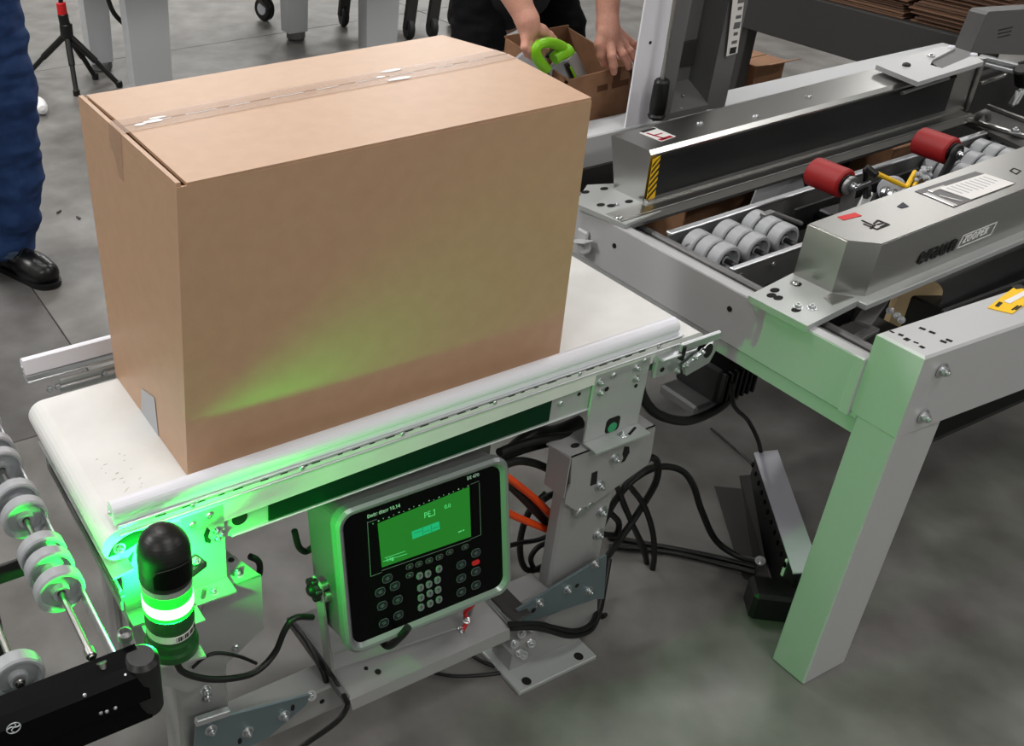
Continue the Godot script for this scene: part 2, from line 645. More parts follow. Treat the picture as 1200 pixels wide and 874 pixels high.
	hole(nf, Vector3(1.375, 0.672, -1.116), Vector3(0, 0, 1), 0.005)
	s = st()
	blk(s, Vector3(1.402, 0.69, -1.113), Vector3(1.41, 0.722, -1.10), 0.002)
	obj("end_stop", s, M.black, nf)
	s = st()   # drive drum and ribbed gear motor under the nose
	cyl(s, Vector3(1.46, 0.66, -1.48), Vector3(1.46, 0.66, -1.13), 0.024, 20)
	obj("drive_drum", s, M.steel_dark, root)
	s = st()
	var mc: Vector3 = Vector3(1.9353, 0.3244, -1.4)
	blk(s, mc + Vector3(-0.065, -0.045, -0.08), mc + Vector3(0.065, 0.05, 0.05), 0.008)
	var mo := obj("gear_motor", s, M.deep_grey, root)
	for i in 7:
		s = st()
		blk(s, mc + Vector3(-0.06 + i * 0.018, -0.04, 0.048), mc + Vector3(-0.052 + i * 0.018, 0.045, 0.062), 0.002)
		obj("cooling_fin", s, M.black, mo)
	s = st()
	blk(s, mc + Vector3(-0.11, -0.075, -0.08), mc + Vector3(0.04, -0.045, 0.04), 0.006)
	obj("motor_plate", s, M.mid_grey, mo)
	# the two upright angle brackets that carry the belt frame on the load cells
	for side in [0, 1]:
		var x0: float = 1.219 if side else 0.415
		var x1: float = 1.352 if side else 0.488
		s = st()
		blk(s, Vector3(x0, 0.552, -1.131), Vector3(x1, 0.703, -1.126), 0.001)
		sheet(s, [Vector3(x0, 0.5475, -1.092), Vector3(x1, 0.5475, -1.092), Vector3(x1, 0.5475, -1.131), Vector3(x0, 0.5475, -1.131)], 0.004)
		var up := obj("upright_bracket", s, M.plate, root)
		if side:
			for p in [Vector2(1.232, 0.684), Vector2(1.238, 0.66), Vector2(1.318, 0.688), Vector2(1.322, 0.664)]:
				bolt(up, Vector3(p.x, p.y, -1.126), Vector3(0, 0, 1), 0.007)
			screw(up, Vector3(1.262, 0.69, -1.126), Vector3(0, 0, 1), 0.006)
			screw(up, Vector3(1.334, 0.70, -1.126), Vector3(0, 0, 1), 0.005)
			hole(up, Vector3(1.252, 0.663, -1.126), Vector3(0, 0, 1), 0.005)
			hole(up, Vector3(1.326, 0.646, -1.126), Vector3(0, 0, 1), 0.004)
			s = st()
			prism(s, rounded(0.034, 0.034, 0.008), 0.0012, Transform3D(Basis(), Vector3(1.285, 0.572, -1.1265)))
			var win := obj("inspection_window", s, M.void, up)
			s = st()
			cyl(s, Vector3(1.285, 0.566, -1.1262), Vector3(1.285, 0.566, -1.1245), 0.011, 14)
			obj("spirit_level", s, mat(Color(0.2, 0.6, 0.4), 0.15), win, "small green round level")
			bolt(up, Vector3(1.30, 0.5515, -1.112), Vector3.UP, 0.007)
			s = st()
			bx(s, Vector3(1.325, 0.5518, -1.112), Vector3(0.03, 0.001, 0.005), Basis(Vector3.UP, 0.4), 0.0)
			obj("slot", s, M.void, up)
		else:
			for p in [Vector2(0.434, 0.683), Vector2(0.462, 0.690)]:
				screw(up, Vector3(p.x, p.y, -1.126), Vector3(0, 0, 1), 0.006)
			for p in [Vector2(0.474, 0.655), Vector2(0.481, 0.645), Vector2(0.475, 0.64)]:
				bolt(up, Vector3(p.x, p.y, -1.126), Vector3(0, 0, 1), 0.006)
			s = st()
			prism(s, [Vector2(0.458, 0.668), Vector2(0.452, 0.655), Vector2(0.454, 0.64), Vector2(0.462, 0.634), Vector2(0.464, 0.64), Vector2(0.459, 0.648), Vector2(0.463, 0.66)], 0.001, Transform3D(Basis(), Vector3(0, 0, -1.1262)))
			obj("curved_slot", s, M.void, up)
			bolt(up, Vector3(0.455, 0.5515, -1.108), Vector3.UP, 0.008)
	# wing plate at the left end with an eye-shaped cutout
	s = st()
	blk(s, Vector3(0.318, 0.556, -1.129), Vector3(0.42, 0.70, -1.1255), 0.001)
	var wp := obj("left_end_plate", s, M.plate, root)
	s = st()
	var eye := [Vector2(0.3012, 0.6778), Vector2(0.3076, 0.6899), Vector2(0.3162, 0.6977), Vector2(0.3286, 0.7039), Vector2(0.3447, 0.7069), Vector2(0.363, 0.704), Vector2(0.354, 0.6913), Vector2(0.3399, 0.6824), Vector2(0.3235, 0.6779)]
	prism(s, eye, 0.001, Transform3D(Basis(), Vector3(0, 0, -1.1257)))
	var cut := obj("eye_cutout", s, M.void, wp)
	bolt(cut, Vector3(0.3193, 0.6878, -1.125), Vector3(0, 0, 1), 0.008)
	s = st()
	prism(s, [Vector2(0.3165, 0.6591), Vector2(0.3286, 0.6604), Vector2(0.3403, 0.6721), Vector2(0.3347, 0.6543), Vector2(0.3233, 0.6458)], 0.001, Transform3D(Basis(), Vector3(0, 0, -1.1257)))
	obj("leaf_cutout", s, M.void, wp)
	s = st()
	sheet(s, [Vector3(0.318, 0.552, -1.095), Vector3(0.42, 0.552, -1.095), Vector3(0.42, 0.552, -1.13), Vector3(0.318, 0.552, -1.13)], 0.004)
	obj("end_plate_foot", s, M.plate, wp)


func guide_rail(root: Node3D, x0: float, x1: float, z: float, y: float, sg: float) -> void:
	# round-nosed plastic guard; sg says which side faces the bed's outside
	var s := st()
	var prof := []
	for i in 9:
		var a := -0.35 + PI * 0.72 * i / 8.0
		prof.append(Vector2(-0.004 + 0.017 * cos(a), y - 0.012 + 0.016 * sin(a)))
	prof.append(Vector2(-0.018, y - 0.022))
	prof.append(Vector2(0.0125, y - 0.026))
	var b := Basis(Vector3(0, 0, 1), Vector3(0, 1, 0), Vector3(-1, 0, 0))
	if sg < 0:
		prof = prof.map(func(p): return Vector2(-p.x, p.y))
	prism(s, prof, x1 - x0, Transform3D(b, Vector3(x1, 0, z)))
	var gr := obj("guide_rail_guard", s, M.guard, root)
	s = st()
	var o := 0.004 * sg
	bar(s, Vector3(x0 + 0.003, y - 0.028, z + o), Vector3(x1 + 0.012, y - 0.028, z + o), 0.026, 0.004)
	bar(s, Vector3(x0 + 0.003, y - 0.035, z + o * 0.5), Vector3(x1 + 0.01, y - 0.035, z + o * 0.5), 0.026, 0.011)
	bar(s, Vector3(x0 + 0.003, y - 0.043, z + o), Vector3(x1 + 0.005, y - 0.043, z + o), 0.030, 0.004)
	var pr := obj("slot_profile", s, M.alu, gr)
	s = st()   # the row of slots and nuts along the profile
	for i in 30:
		var x := lerpf(x0 + 0.06, x1 - 0.03, (i + rng.randf() * 0.6) / 30.0)
		bx(s, Vector3(x, y - 0.035, z + o * 0.5 + 0.0128 * sg), Vector3(0.008 + rng.randf() * 0.012, 0.006, 0.002), Basis(), 0.0005)
	var sl := obj("profile_slots", s, M.deep_grey, gr)
	sl.set_meta("kind", "stuff")
	for i in 6:
		screw(gr, Vector3(lerpf(x0 + 0.12, x1 - 0.05, i / 5.0), y - 0.035, z + o * 0.5 + 0.0128 * sg), Vector3(0, 0, sg), 0.0042)
	for e in [x0, x1]:
		var dd := -1.0 if e == x0 else 1.0
		screw(gr, Vector3(e, y - 0.014, z - 0.003 * sg), Vector3(dd, 0, 0), 0.0045)


# ------------------------------------------------------------------ stand under the scale
func build_scale_stand() -> void:
	var root := thing("scale_stand", "grey bolted steel stand on a floor plate under the white belt conveyor", "stand", Vector3(0.85, 0, -1.15))
	# right post, flared foot and floor plate
	var s := st()
	blk(s, Vector3(1.187, 0.06, -1.155), Vector3(1.32, 0.50, -1.12), 0.006)
	var post := obj("post", s, M.grey_paint, root)
	for p in [Vector2(1.295, 0.36), Vector2(1.298, 0.30)]:
		bolt(post, Vector3(p.x, p.y, -1.12), Vector3(0, 0, 1), 0.011)
	s = st()
	var foot := [Vector2(1.107, 0.012), Vector2(1.32, 0.012), Vector2(1.335, 0.06), Vector2(1.32, 0.13), Vector2(1.19, 0.13), Vector2(1.15, 0.085), Vector2(1.107, 0.06)]
	prism(s, foot, 0.06, Transform3D(Basis(), Vector3(0, 0, -1.17)))
	var ft := obj("post_foot", s, M.grey_paint, root)
	for p in [Vector3(1.12, 0.075, -1.12), Vector3(1.125, 0.06, -1.107), Vector3(1.14, 0.09, -1.125), Vector3(1.135, 0.05, -1.105), Vector3(1.152, 0.075, -1.106), Vector3(1.16, 0.105, -1.12), Vector3(1.18, 0.11, -1.107)]:
		bolt(ft, p, Vector3(-0.2, 0.5, 1), 0.008)
	s = st()
	blk(s, Vector3(1.09, 0, -1.19), Vector3(1.295, 0.012, -1.056), 0.002)
	var bp := obj("floor_plate", s, M.plate, root)
	hole(bp, Vector3(1.1212, 0.0122, -1.0724), Vector3.UP, 0.010)
	hole(bp, Vector3(1.2591, 0.0122, -1.0725), Vector3.UP, 0.010)
	# left post, foot and plate (its bottom runs out of the picture)
	s = st()
	blk(s, Vector3(0.386, 0.06, -1.20), Vector3(0.478, 0.50, -1.12), 0.006)
	var lp := obj("post", s, M.grey_paint, root)
	for p in [Vector2(0.436, 0.322), Vector2(0.437, 0.305)]:
		bolt(lp, Vector3(p.x, p.y, -1.12), Vector3(0, 0, 1), 0.009)
	s = st()
	blk(s, Vector3(0.36, 0, -1.22), Vector3(0.50, 0.012, -1.10), 0.002)
	blk(s, Vector3(0.375, 0.012, -1.21), Vector3(0.49, 0.07, -1.11), 0.004)
	obj("floor_plate", s, M.steel, root)
	# rear posts, mostly hidden
	for x in [0.386, 1.19]:
		s = st()
		blk(s, Vector3(x, 0.0, -1.52), Vector3(x + 0.09, 0.5, -1.44), 0.006)
		obj("rear_post", s, M.grey_paint, root)
		if x < 1.0:
			s = st()
			blk(s, Vector3(x + 0.01, 0.18, -1.44), Vector3(x + 0.08, 0.26, -1.2), 0.004)
			obj("side_beam", s, M.grey_paint, root)
	# load-cell housings on the post tops
	for side in [0, 1]:
		s = st()
		if side:
			var p := [Vector2(1.178, 0.545), Vector2(1.383, 0.545), Vector2(1.389, 0.47), Vector2(1.386, 0.452), Vector2(1.25, 0.402), Vector2(1.215, 0.402), Vector2(1.18, 0.435), Vector2(1.18, 0.46), Vector2(1.186, 0.478)]
			prism(s, p, 0.004, Transform3D(Basis(), Vector3(0, 0, -1.113)))
			sheet(s, [Vector3(1.178, 0.541, -1.109), Vector3(1.383, 0.541, -1.109), Vector3(1.383, 0.541, -1.175), Vector3(1.165, 0.541, -1.165)], 0.004)
			sheet(s, [Vector3(1.173, 0.45, -1.16), Vector3(1.178, 0.45, -1.11), Vector3(1.178, 0.543, -1.11), Vector3(1.171, 0.543, -1.16)], 0.003)
		else:
			prism(s, [Vector2(0.316, 0.545), Vector2(0.54, 0.545), Vector2(0.542, 0.425), Vector2(0.45, 0.36), Vector2(0.40, 0.345), Vector2(0.338, 0.41)], 0.004, Transform3D(Basis(), Vector3(0, 0, -1.113)))
			sheet(s, [Vector3(0.316, 0.541, -1.109), Vector3(0.54, 0.541, -1.109), Vector3(0.512, 0.541, -1.20), Vector3(0.318, 0.541, -1.22)], 0.004)
		var hs := obj("load_cell_housing", s, M.grey_paint, root)
		if side:
			for p in [Vector2(1.288, 0.503), Vector2(1.263, 0.446)]:
				bolt(hs, Vector3(p.x, p.y, -1.109), Vector3(0, 0, 1), 0.010)
			s = st()
			prism(s, [Vector2(1.309, 0.523), Vector2(1.322, 0.518), Vector2(1.326, 0.503), Vector2(1.318, 0.485), Vector2(1.309, 0.484), Vector2(1.313, 0.494), Vector2(1.308, 0.505)], 0.001, Transform3D(Basis(), Vector3(0, 0, -1.1094)))
			obj("curved_slot", s, M.void, hs)
			s = st()
			prism(s, [Vector2(1.236, 0.487), Vector2(1.25, 0.487), Vector2(1.254, 0.455), Vector2(1.238, 0.455)], 0.001, Transform3D(Basis(), Vector3(0, 0, -1.1094)))
			obj("square_slot", s, M.void, hs)
			hole(hs, Vector3(1.3043, 0.5455, -1.1636), Vector3.UP, 0.006, 1.6)
			hole(hs, Vector3(1.207, 0.5455, -1.1341), Vector3.UP, 0.006, 1.6)
			s = st()
			cyl(s, Vector3(1.225, 0.395, -1.12), Vector3(1.225, 0.395, -1.105), 0.013, 16, 0.002)
			cyl(s, Vector3(1.25, 0.40, -1.12), Vector3(1.25, 0.40, -1.108), 0.010, 16, 0.002)
			obj("levelling_nut", s, M.zinc, hs)
		else:
			hole(hs, Vector3(0.5126, 0.5455, -1.1632), Vector3.UP, 0.005)
			bolt(hs, Vector3(0.5079, 0.545, -1.1311), Vector3.UP, 0.008)
			s = st()
			prism(s, rounded(0.05, 0.034, 0.014), 0.001, Transform3D(Basis(Vector3(1, 0, 0), Vector3(0, 0, -1), Vector3.UP), Vector3(0.4438, 0.5453, -1.1415)))
			var cutout := obj("oval_cutout", s, M.void, hs)
			bolt(cutout, Vector3(0.4345, 0.545, -1.1404), Vector3.UP, 0.009)
			screw(hs, Vector3(0.4895, 0.4075, -1.109), Vector3(0, 0, 1), 0.006)
			s = st()
			tube(s, smooth([Vector3(0.4406, 0.5651, -1.106), Vector3(0.4241, 0.5231, -1.1), Vector3(0.4092, 0.5156, -1.1)], 4), 0.004, 8)
			obj("wire_clip", s, M.steel, hs)
	# lower cross beam with gussets
	s = st()
	blk(s, Vector3(0.478, 0.13, -1.175), Vector3(1.19, 0.20, -1.115), 0.004)
	var beam := obj("cross_beam", s, M.grey_paint, root)
	hole(beam, Vector3(0.66, 0.17, -1.114), Vector3(0, 0, 1), 0.005)
	var fr := Transform3D(Basis(), Vector3(0, 0, -1.10))
	s = st()
	prism(s, [Vector2(1.087, 0.2117), Vector2(1.3069, 0.2581), Vector2(1.3265, 0.1269), Vector2(1.301, 0.1392), Vector2(1.1105, 0.1646)], 0.005, fr)
	var gz := obj("gusset_plate", s, M.gusset, root)
	for p in [Vector3(1.1431, 0.2054, -1.095), Vector3(1.214, 0.2091, -1.095), Vector3(1.2759, 0.175, -1.095), Vector3(1.2771, 0.2501, -1.095)]:
		bolt(gz, p, Vector3(0, 0, 1), 0.0085)
	hole(gz, Vector3(1.2386, 0.2069, -1.095), Vector3(0, 0, 1), 0.005)
	hole(gz, Vector3(1.1305, 0.1903, -1.095), Vector3(0, 0, 1), 0.006)
	s = st()
	prism(s, [Vector2(0.4063, 0.2792), Vector2(0.4675, 0.2649), Vector2(0.6224, 0.229), Vector2(0.6173, 0.2069), Vector2(0.5342, 0.1615), Vector2(0.3937, 0.1658)], 0.005, fr)
	gz = obj("gusset_plate", s, M.gusset, root)
	for p in [Vector3(0.431, 0.2503, -1.095), Vector3(0.4991, 0.2047, -1.095), Vector3(0.5715, 0.2048, -1.095)]:
		bolt(gz, p, Vector3(0, 0, 1), 0.0095)
	for p in [Vector3(0.5886, 0.2153, -1.095), Vector3(0.4837, 0.1889, -1.095)]:
		hole(gz, p, Vector3(0.0, 0, 1), 0.004, 2.0)
	s = st()
	bar(s, Vector3(0.4034, 0.2899, -1.092), Vector3(0.4643, 0.2821, -1.092), 0.012, 0.014)
	obj("gusset_clip", s, M.alu, gz)
	bolt(gz, Vector3(0.6295, 0.2182, -1.1), Vector3(0, 0.6, 1), 0.008)
	# sheet-metal tray that carries the terminal
	s = st()
	sheet(s, [Vector3(0.69, 0.202, -1.07), Vector3(1.048, 0.202, -1.07), Vector3(1.055, 0.202, -1.29), Vector3(0.688, 0.202, -1.29)], 0.004)
	sheet(s, [Vector3(0.695, 0.178, -1.068), Vector3(1.05, 0.178, -1.068), Vector3(1.048, 0.206, -1.07), Vector3(0.69, 0.206, -1.07)], 0.003)
	var tr := obj("terminal_tray", s, M.grey_paint, root)
	s = st()
	bar(s, Vector3(1.052, 0.206, -1.075), Vector3(1.052, 0.206, -1.285), 0.003, 0.01)
	bar(s, Vector3(1.062, 0.200, -1.075), Vector3(1.062, 0.200, -1.285), 0.003, 0.01)
	obj("tray_edge", s, M.alu, tr)
	s = st()
	bar(s, Vector3(1.09, 0.203, -1.08), Vector3(1.09, 0.203, -1.2), 0.045, 0.004)
	obj("cable_duct", s, M.dark_paint, tr)
	s = st()
	for z in [-1.09, -1.15, -1.2, -1.25]:
		cyl(s, Vector3(0.684, 0.208, z), Vector3(0.684, 0.212, z), 0.003, 8)
	blk(s, Vector3(0.68, 0.196, -1.29), Vector3(0.692, 0.214, -1.07), 0.002)
	obj("tray_edge", s, M.mid_grey, tr)
	hole(tr, Vector3(0.7689, 0.2065, -1.098), Vector3.UP, 0.006)
	hole(tr, Vector3(0.7537, 0.2065, -1.1152), Vector3.UP, 0.004)
	s = st()   # clamp of the terminal's earth strap on the tray
	tube(s, smooth([Vector3(0.9897, 0.26, -1.1117), Vector3(0.9753, 0.24, -1.1164), Vector3(0.9788, 0.225, -1.1108), Vector3(0.9641, 0.21, -1.1051)], 4), 0.004, 8)
	var es := obj("earth_strap", s, M.red, tr, "red earth strap with metal clip")
	bolt(es, Vector3(0.9759, 0.225, -1.1124), Vector3(0.2, 1, 0.6), 0.007)
	bolt(es, Vector3(0.964, 0.208, -1.1073), Vector3(0.2, 1, 0.2), 0.006)


func xprism(s: SurfaceTool, zy: Array, x0: float, x1: float, o := Vector3.ZERO, yaw := 0.0) -> void:
	# outline in (z, y), drawn out along x and turned by yaw about o
	var r := Basis(Vector3.UP, yaw)
	prism(s, zy, x1 - x0, Transform3D(Basis(r * Vector3(0, 0, 1), Vector3.UP, r * Vector3(-1, 0, 0)), o + r * Vector3(x1 - o.x, 0, -o.z)))


func yprism(s: SurfaceTool, xz: Array, y0: float, y1: float) -> void:
	prism(s, xz.map(func(p): return Vector2(p.x, -p.y)), y1 - y0, Transform3D(Basis(Vector3(1, 0, 0), Vector3(0, 0, -1), Vector3.UP), Vector3(0, y0, 0)))


# ------------------------------------------------------------------ carton sealing machine: frame
func build_sealer_frame() -> void:
	var root := thing("sealer_frame", "pale grey frame of the carton sealer with a thick leg at its near corner", "machine frame", Vector3(2.4, 0, -1.37))
	var s := st()   # cross plate facing the belt, with its folded lower lip
	blk(s, Vector3(1.622, 0.622, -1.95), Vector3(1.628, 0.737, -0.884), 0.0012)
	blk(s, Vector3(1.6225, 0.737, -1.95), Vector3(1.645, 0.7385, -0.9), 0.0006)
	var cp := obj("cross_plate", s, M.frame_paint, root)
	s = st()
	sheet(s, [Vector3(1.630, 0.590, -1.94), Vector3(1.630, 0.590, -0.885), Vector3(1.628, 0.620, -0.885), Vector3(1.628, 0.620, -1.94)], 0.003)
	obj("lower_lip", s, M.frame_paint, cp)
	hole(cp, Vector3(1.6218, 0.6923, -1.5122), Vector3(-1, 0, 0), 0.006)
	hole(cp, Vector3(1.6218, 0.6952, -1.19), Vector3(-1, 0, 0), 0.006)
	screw(cp, Vector3(1.622, 0.6361, -0.8954), Vector3(-1, 0, 0), 0.004)
	s = st()   # roller catch bolted to the plate beside the carton
	blk(s, Vector3(1.612, 0.637, -1.6233), Vector3(1.622, 0.6928, -1.5892), 0.004)
	cyl(s, Vector3(1.6, 0.6631, -1.5806), Vector3(1.62, 0.6496, -1.6004), 0.017, 18, 0.003)
	var rc := obj("guide_roller", s, M.frame_paint, cp)
	screw(rc, Vector3(1.5995, 0.6635, -1.5801), Vector3(-1, 0, 0), 0.004)
	s = st()
	bar(s, Vector3(1.6, 0.664, -1.618), Vector3(1.6, 0.6817, -1.5677), 0.03, 0.004)
	obj("roller_bracket", s, M.frame_paint, rc)
	# near long beam, its capped end and the leg below
	s = st()
	hexa(s, [Vector3(1.62, 0.633, -0.806), Vector3(3.3, 0.633, -0.735), Vector3(3.3, 0.633, -0.825), Vector3(1.62, 0.633, -0.896), Vector3(1.62, 0.794, -0.806), Vector3(3.3, 0.794, -0.735), Vector3(3.3, 0.794, -0.825), Vector3(1.62, 0.794, -0.896)])
	hexa(s, [Vector3(1.62, 0.794, -0.806), Vector3(3.3, 0.794, -0.735), Vector3(3.3, 0.794, -0.825), Vector3(1.62, 0.794, -0.896), Vector3(1.624, 0.798, -0.81), Vector3(3.3, 0.798, -0.739), Vector3(3.3, 0.798, -0.821), Vector3(1.624, 0.798, -0.892)])
	var be := obj("long_beam", s, M.frame_paint, root)
	for p in [Vector3(1.6769, 0.7575, -0.802), Vector3(1.6743, 0.6626, -0.802)]:
		bolt(be, p, Vector3(-0.04, 0, 1), 0.011)
	for i in 5:   # punched lettering and slots on top of the beam end
		var q := Vector3(1.645 + 0.004 * (i % 2), 0.798, -0.886 + 0.014 * i)
		s = st()
		bx(s, q, Vector3(0.004 + 0.003 * (i % 3), 0.0012, 0.008), Basis(Vector3.UP, 0.3 * (i % 2)), 0.0)
		obj("punched_mark", s, M.void, be)
	for q in [Vector3(1.70, 0.798, -0.868), Vector3(1.703, 0.798, -0.852), Vector3(1.692, 0.798, -0.824), Vector3(1.704, 0.798, -0.822)]:
		s = st()
		bx(s, q, Vector3(0.007, 0.0012, 0.01), Basis(Vector3.UP, 0.2), 0.0)
		obj("punched_mark", s, M.void, be)
	s = st()
	sheet(s, [Vector3(1.8639, 0.7985, -0.8584), Vector3(1.8815, 0.7985, -0.8249), Vector3(1.9695, 0.7985, -0.8393), Vector3(1.9928, 0.7985, -0.8846)], 0.0012)
	var tg := obj("yellow_sticker", s, M.yellow, be, "yellow safety sticker with black marks and a pale panel")
	s = st()
	sheet(s, [Vector3(1.9096, 0.8, -0.8584), Vector3(1.9099, 0.8, -0.8477), Vector3(1.9815, 0.8, -0.8548), Vector3(1.9784, 0.8, -0.8637)], 0.0006)
	obj("sticker_panel", s, M.paper, tg)
	for p in [[Vector3(1.8812, 0.8, -0.8529), Vector3(1.9026, 0.8, -0.8586), 0.006], [Vector3(1.8931, 0.8, -0.8326), Vector3(1.9171, 0.8, -0.8368), 0.003], [Vector3(1.8983, 0.8, -0.8298), Vector3(1.9223, 0.8, -0.8339), 0.003], [Vector3(1.9748, 0.8, -0.8803), Vector3(1.996, 0.8, -0.8761), 0.012]]:
		s = st()
		bar(s, p[0], p[1], p[2], 0.0006, 0.0)
		obj("sticker_print", s, M.ink, tg)
	s = st()
	blk(s, Vector3(1.621, 0.0, -0.884), Vector3(1.747, 0.633, -0.806), 0.003)
	obj("leg", s, M.frame_paint, root)
	s = st()
	blk(s, Vector3(1.612, 0.625, -0.915), Vector3(1.624, 0.745, -0.896), 0.002)
	obj("corner_strip", s, M.frame_paint, root)
	for p in [Vector3(1.621, 0, -1.93), Vector3(3.15, 0, -0.82), Vector3(3.15, 0, -1.93)]:
		s = st()
		blk(s, p, p + Vector3(0.126, 0.633, 0.078), 0.003)
		obj("leg", s, M.frame_paint, root)
	# rear long beam with its white top
	s = st()
	blk(s, Vector3(1.62, 0.64, -1.925), Vector3(3.3, 0.80, -1.837), 0.003)
	obj("long_beam", s, M.pale_paint, root)
	# ribbed slide rails just inside the cross plate
	for i in 3:
		s = st()
		blk(s, Vector3(1.655 + 0.022 * i, 0.69, -1.83), Vector3(1.672 + 0.022 * i, 0.718 - 0.004 * (i % 2), -0.90), 0.004)
		obj("slide_rail", s, M.grey_paint if i == 1 else M.mid_grey, root)
	screw(root, Vector3(1.69, 0.716, -0.915), Vector3.UP, 0.007)
	# dark inner pans
	s = st()
	blk(s, Vector3(1.86, 0.44, -1.83), Vector3(3.2, 0.45, -0.90), 0.0)
	obj("machine_pan", s, M.deep_grey, root)
	s = st()
	blk(s, Vector3(1.80, 0.62, -1.52), Vector3(1.98, 0.66, -1.46), 0.004)
	obj("inner_panel", s, M.black, root)
	s = st()
	blk(s, Vector3(1.735, 0.62, -1.10), Vector3(1.95, 0.64, -0.905), 0.003)
	var lid := obj("inner_cover", s, M.black, root)
	s = st()
	blk(s, Vector3(1.78, 0.64, -1.0), Vector3(1.84, 0.655, -0.95), 0.003)
	obj("cover_plate", s, M.deep_grey, lid)
	s = st()
	bar(s, Vector3(1.7236, 0.66, -1.0187), Vector3(1.8651, 0.66, -1.0386), 0.02, 0.01)
	bar(s, Vector3(1.8063, 0.69, -1.0322), Vector3(1.9266, 0.69, -1.0809), 0.03, 0.01)
	var sb := obj("inner_bracket", s, M.mid_grey, root)
	for p in [Vector3(1.9183, 0.68, -1.0506), Vector3(1.9121, 0.68, -1.031), Vector3(1.9045, 0.68, -1.0163)]:
		bolt(sb, p, Vector3(-0.6, 0.4, 0.5), 0.006)
	s = st()
	prism(s, rounded(0.09, 0.14, 0.03), 0.02, Transform3D(Basis(Vector3.UP, -0.5), Vector3(2.0747, 0.62, -1.0992)))
	obj("beige_guard", s, M.beige, root, "beige rounded plastic guard")
	s = st()
	blk(s, Vector3(2.05, 0.45, -1.20), Vector3(2.60, 0.66, -1.02), 0.004)
	obj("motor_box", s, M.black, root)
	s = st()
	blk(s, Vector3(2.60, 0.45, -1.25), Vector3(3.1, 0.69, -1.0), 0.004)
	obj("side_cover", s, M.deep_grey, root)
	# pale sheet-metal deflector and dark divider beyond the roller bed
	s = st()
	sheet(s, [Vector3(2.1268, 0.6, -1.5846), Vector3(2.3579, 0.6, -1.585), Vector3(2.3739, 0.665, -1.6363), Vector3(2.2362, 0.665, -1.6493)], 0.004)
	obj("deflector_sheet", s, M.pale_paint, root)
	s = st()
	blk(s, Vector3(2.42, 0.45, -1.66), Vector3(2.46, 0.70, -1.63), 0.003)
	obj("divider_post", s, M.deep_grey, root)
	s = st()
	blk(s, Vector3(1.64, 0.45, -1.835), Vector3(3.2, 0.72, -1.825), 0.0)
	blk(s, Vector3(1.64, 0.60, -1.83), Vector3(1.66, 0.73, -1.70), 0.0)
	obj("rear_cover", s, M.dark_paint, root)
	s = st()
	sheet(s, [Vector3(2.45, 0.46, -1.81), Vector3(3.15, 0.46, -1.81), Vector3(3.15, 0.70, -1.80), Vector3(2.45, 0.70, -1.80)], 0.004)
	obj("brown_liner", s, M.dark_paint, root)
	# two cartons seen below the rear drive unit
	for k in 2:
		var lab: String = ["plain brown carton seen low inside the sealing machine, beside the pale deflector sheet", "small brown carton in the dark of the machine, behind the yellow straps"][k]
		var lo: Vector3 = [Vector3(2.0, 0.45, -1.80), Vector3(2.82, 0.45, -1.80)][k]
		var hi: Vector3 = [Vector3(2.30, 0.645, -1.655), Vector3(3.05, 0.63, -1.68)][k]
		var c := thing("brown_carton", lab, "carton", Vector3((lo.x + hi.x) / 2, lo.y, (lo.z + hi.z) / 2))
		s = st()
		blk(s, lo, hi, 0.002)
		obj("carton_body", s, M.kraft_dark, c)
		s = st()
		blk(s, Vector3(lo.x, hi.y, (lo.z + hi.z) / 2 - 0.02), Vector3(hi.x, hi.y + 0.0006, (lo.z + hi.z) / 2 + 0.02), 0.0)
		obj("packing_tape", s, M.tape, c)


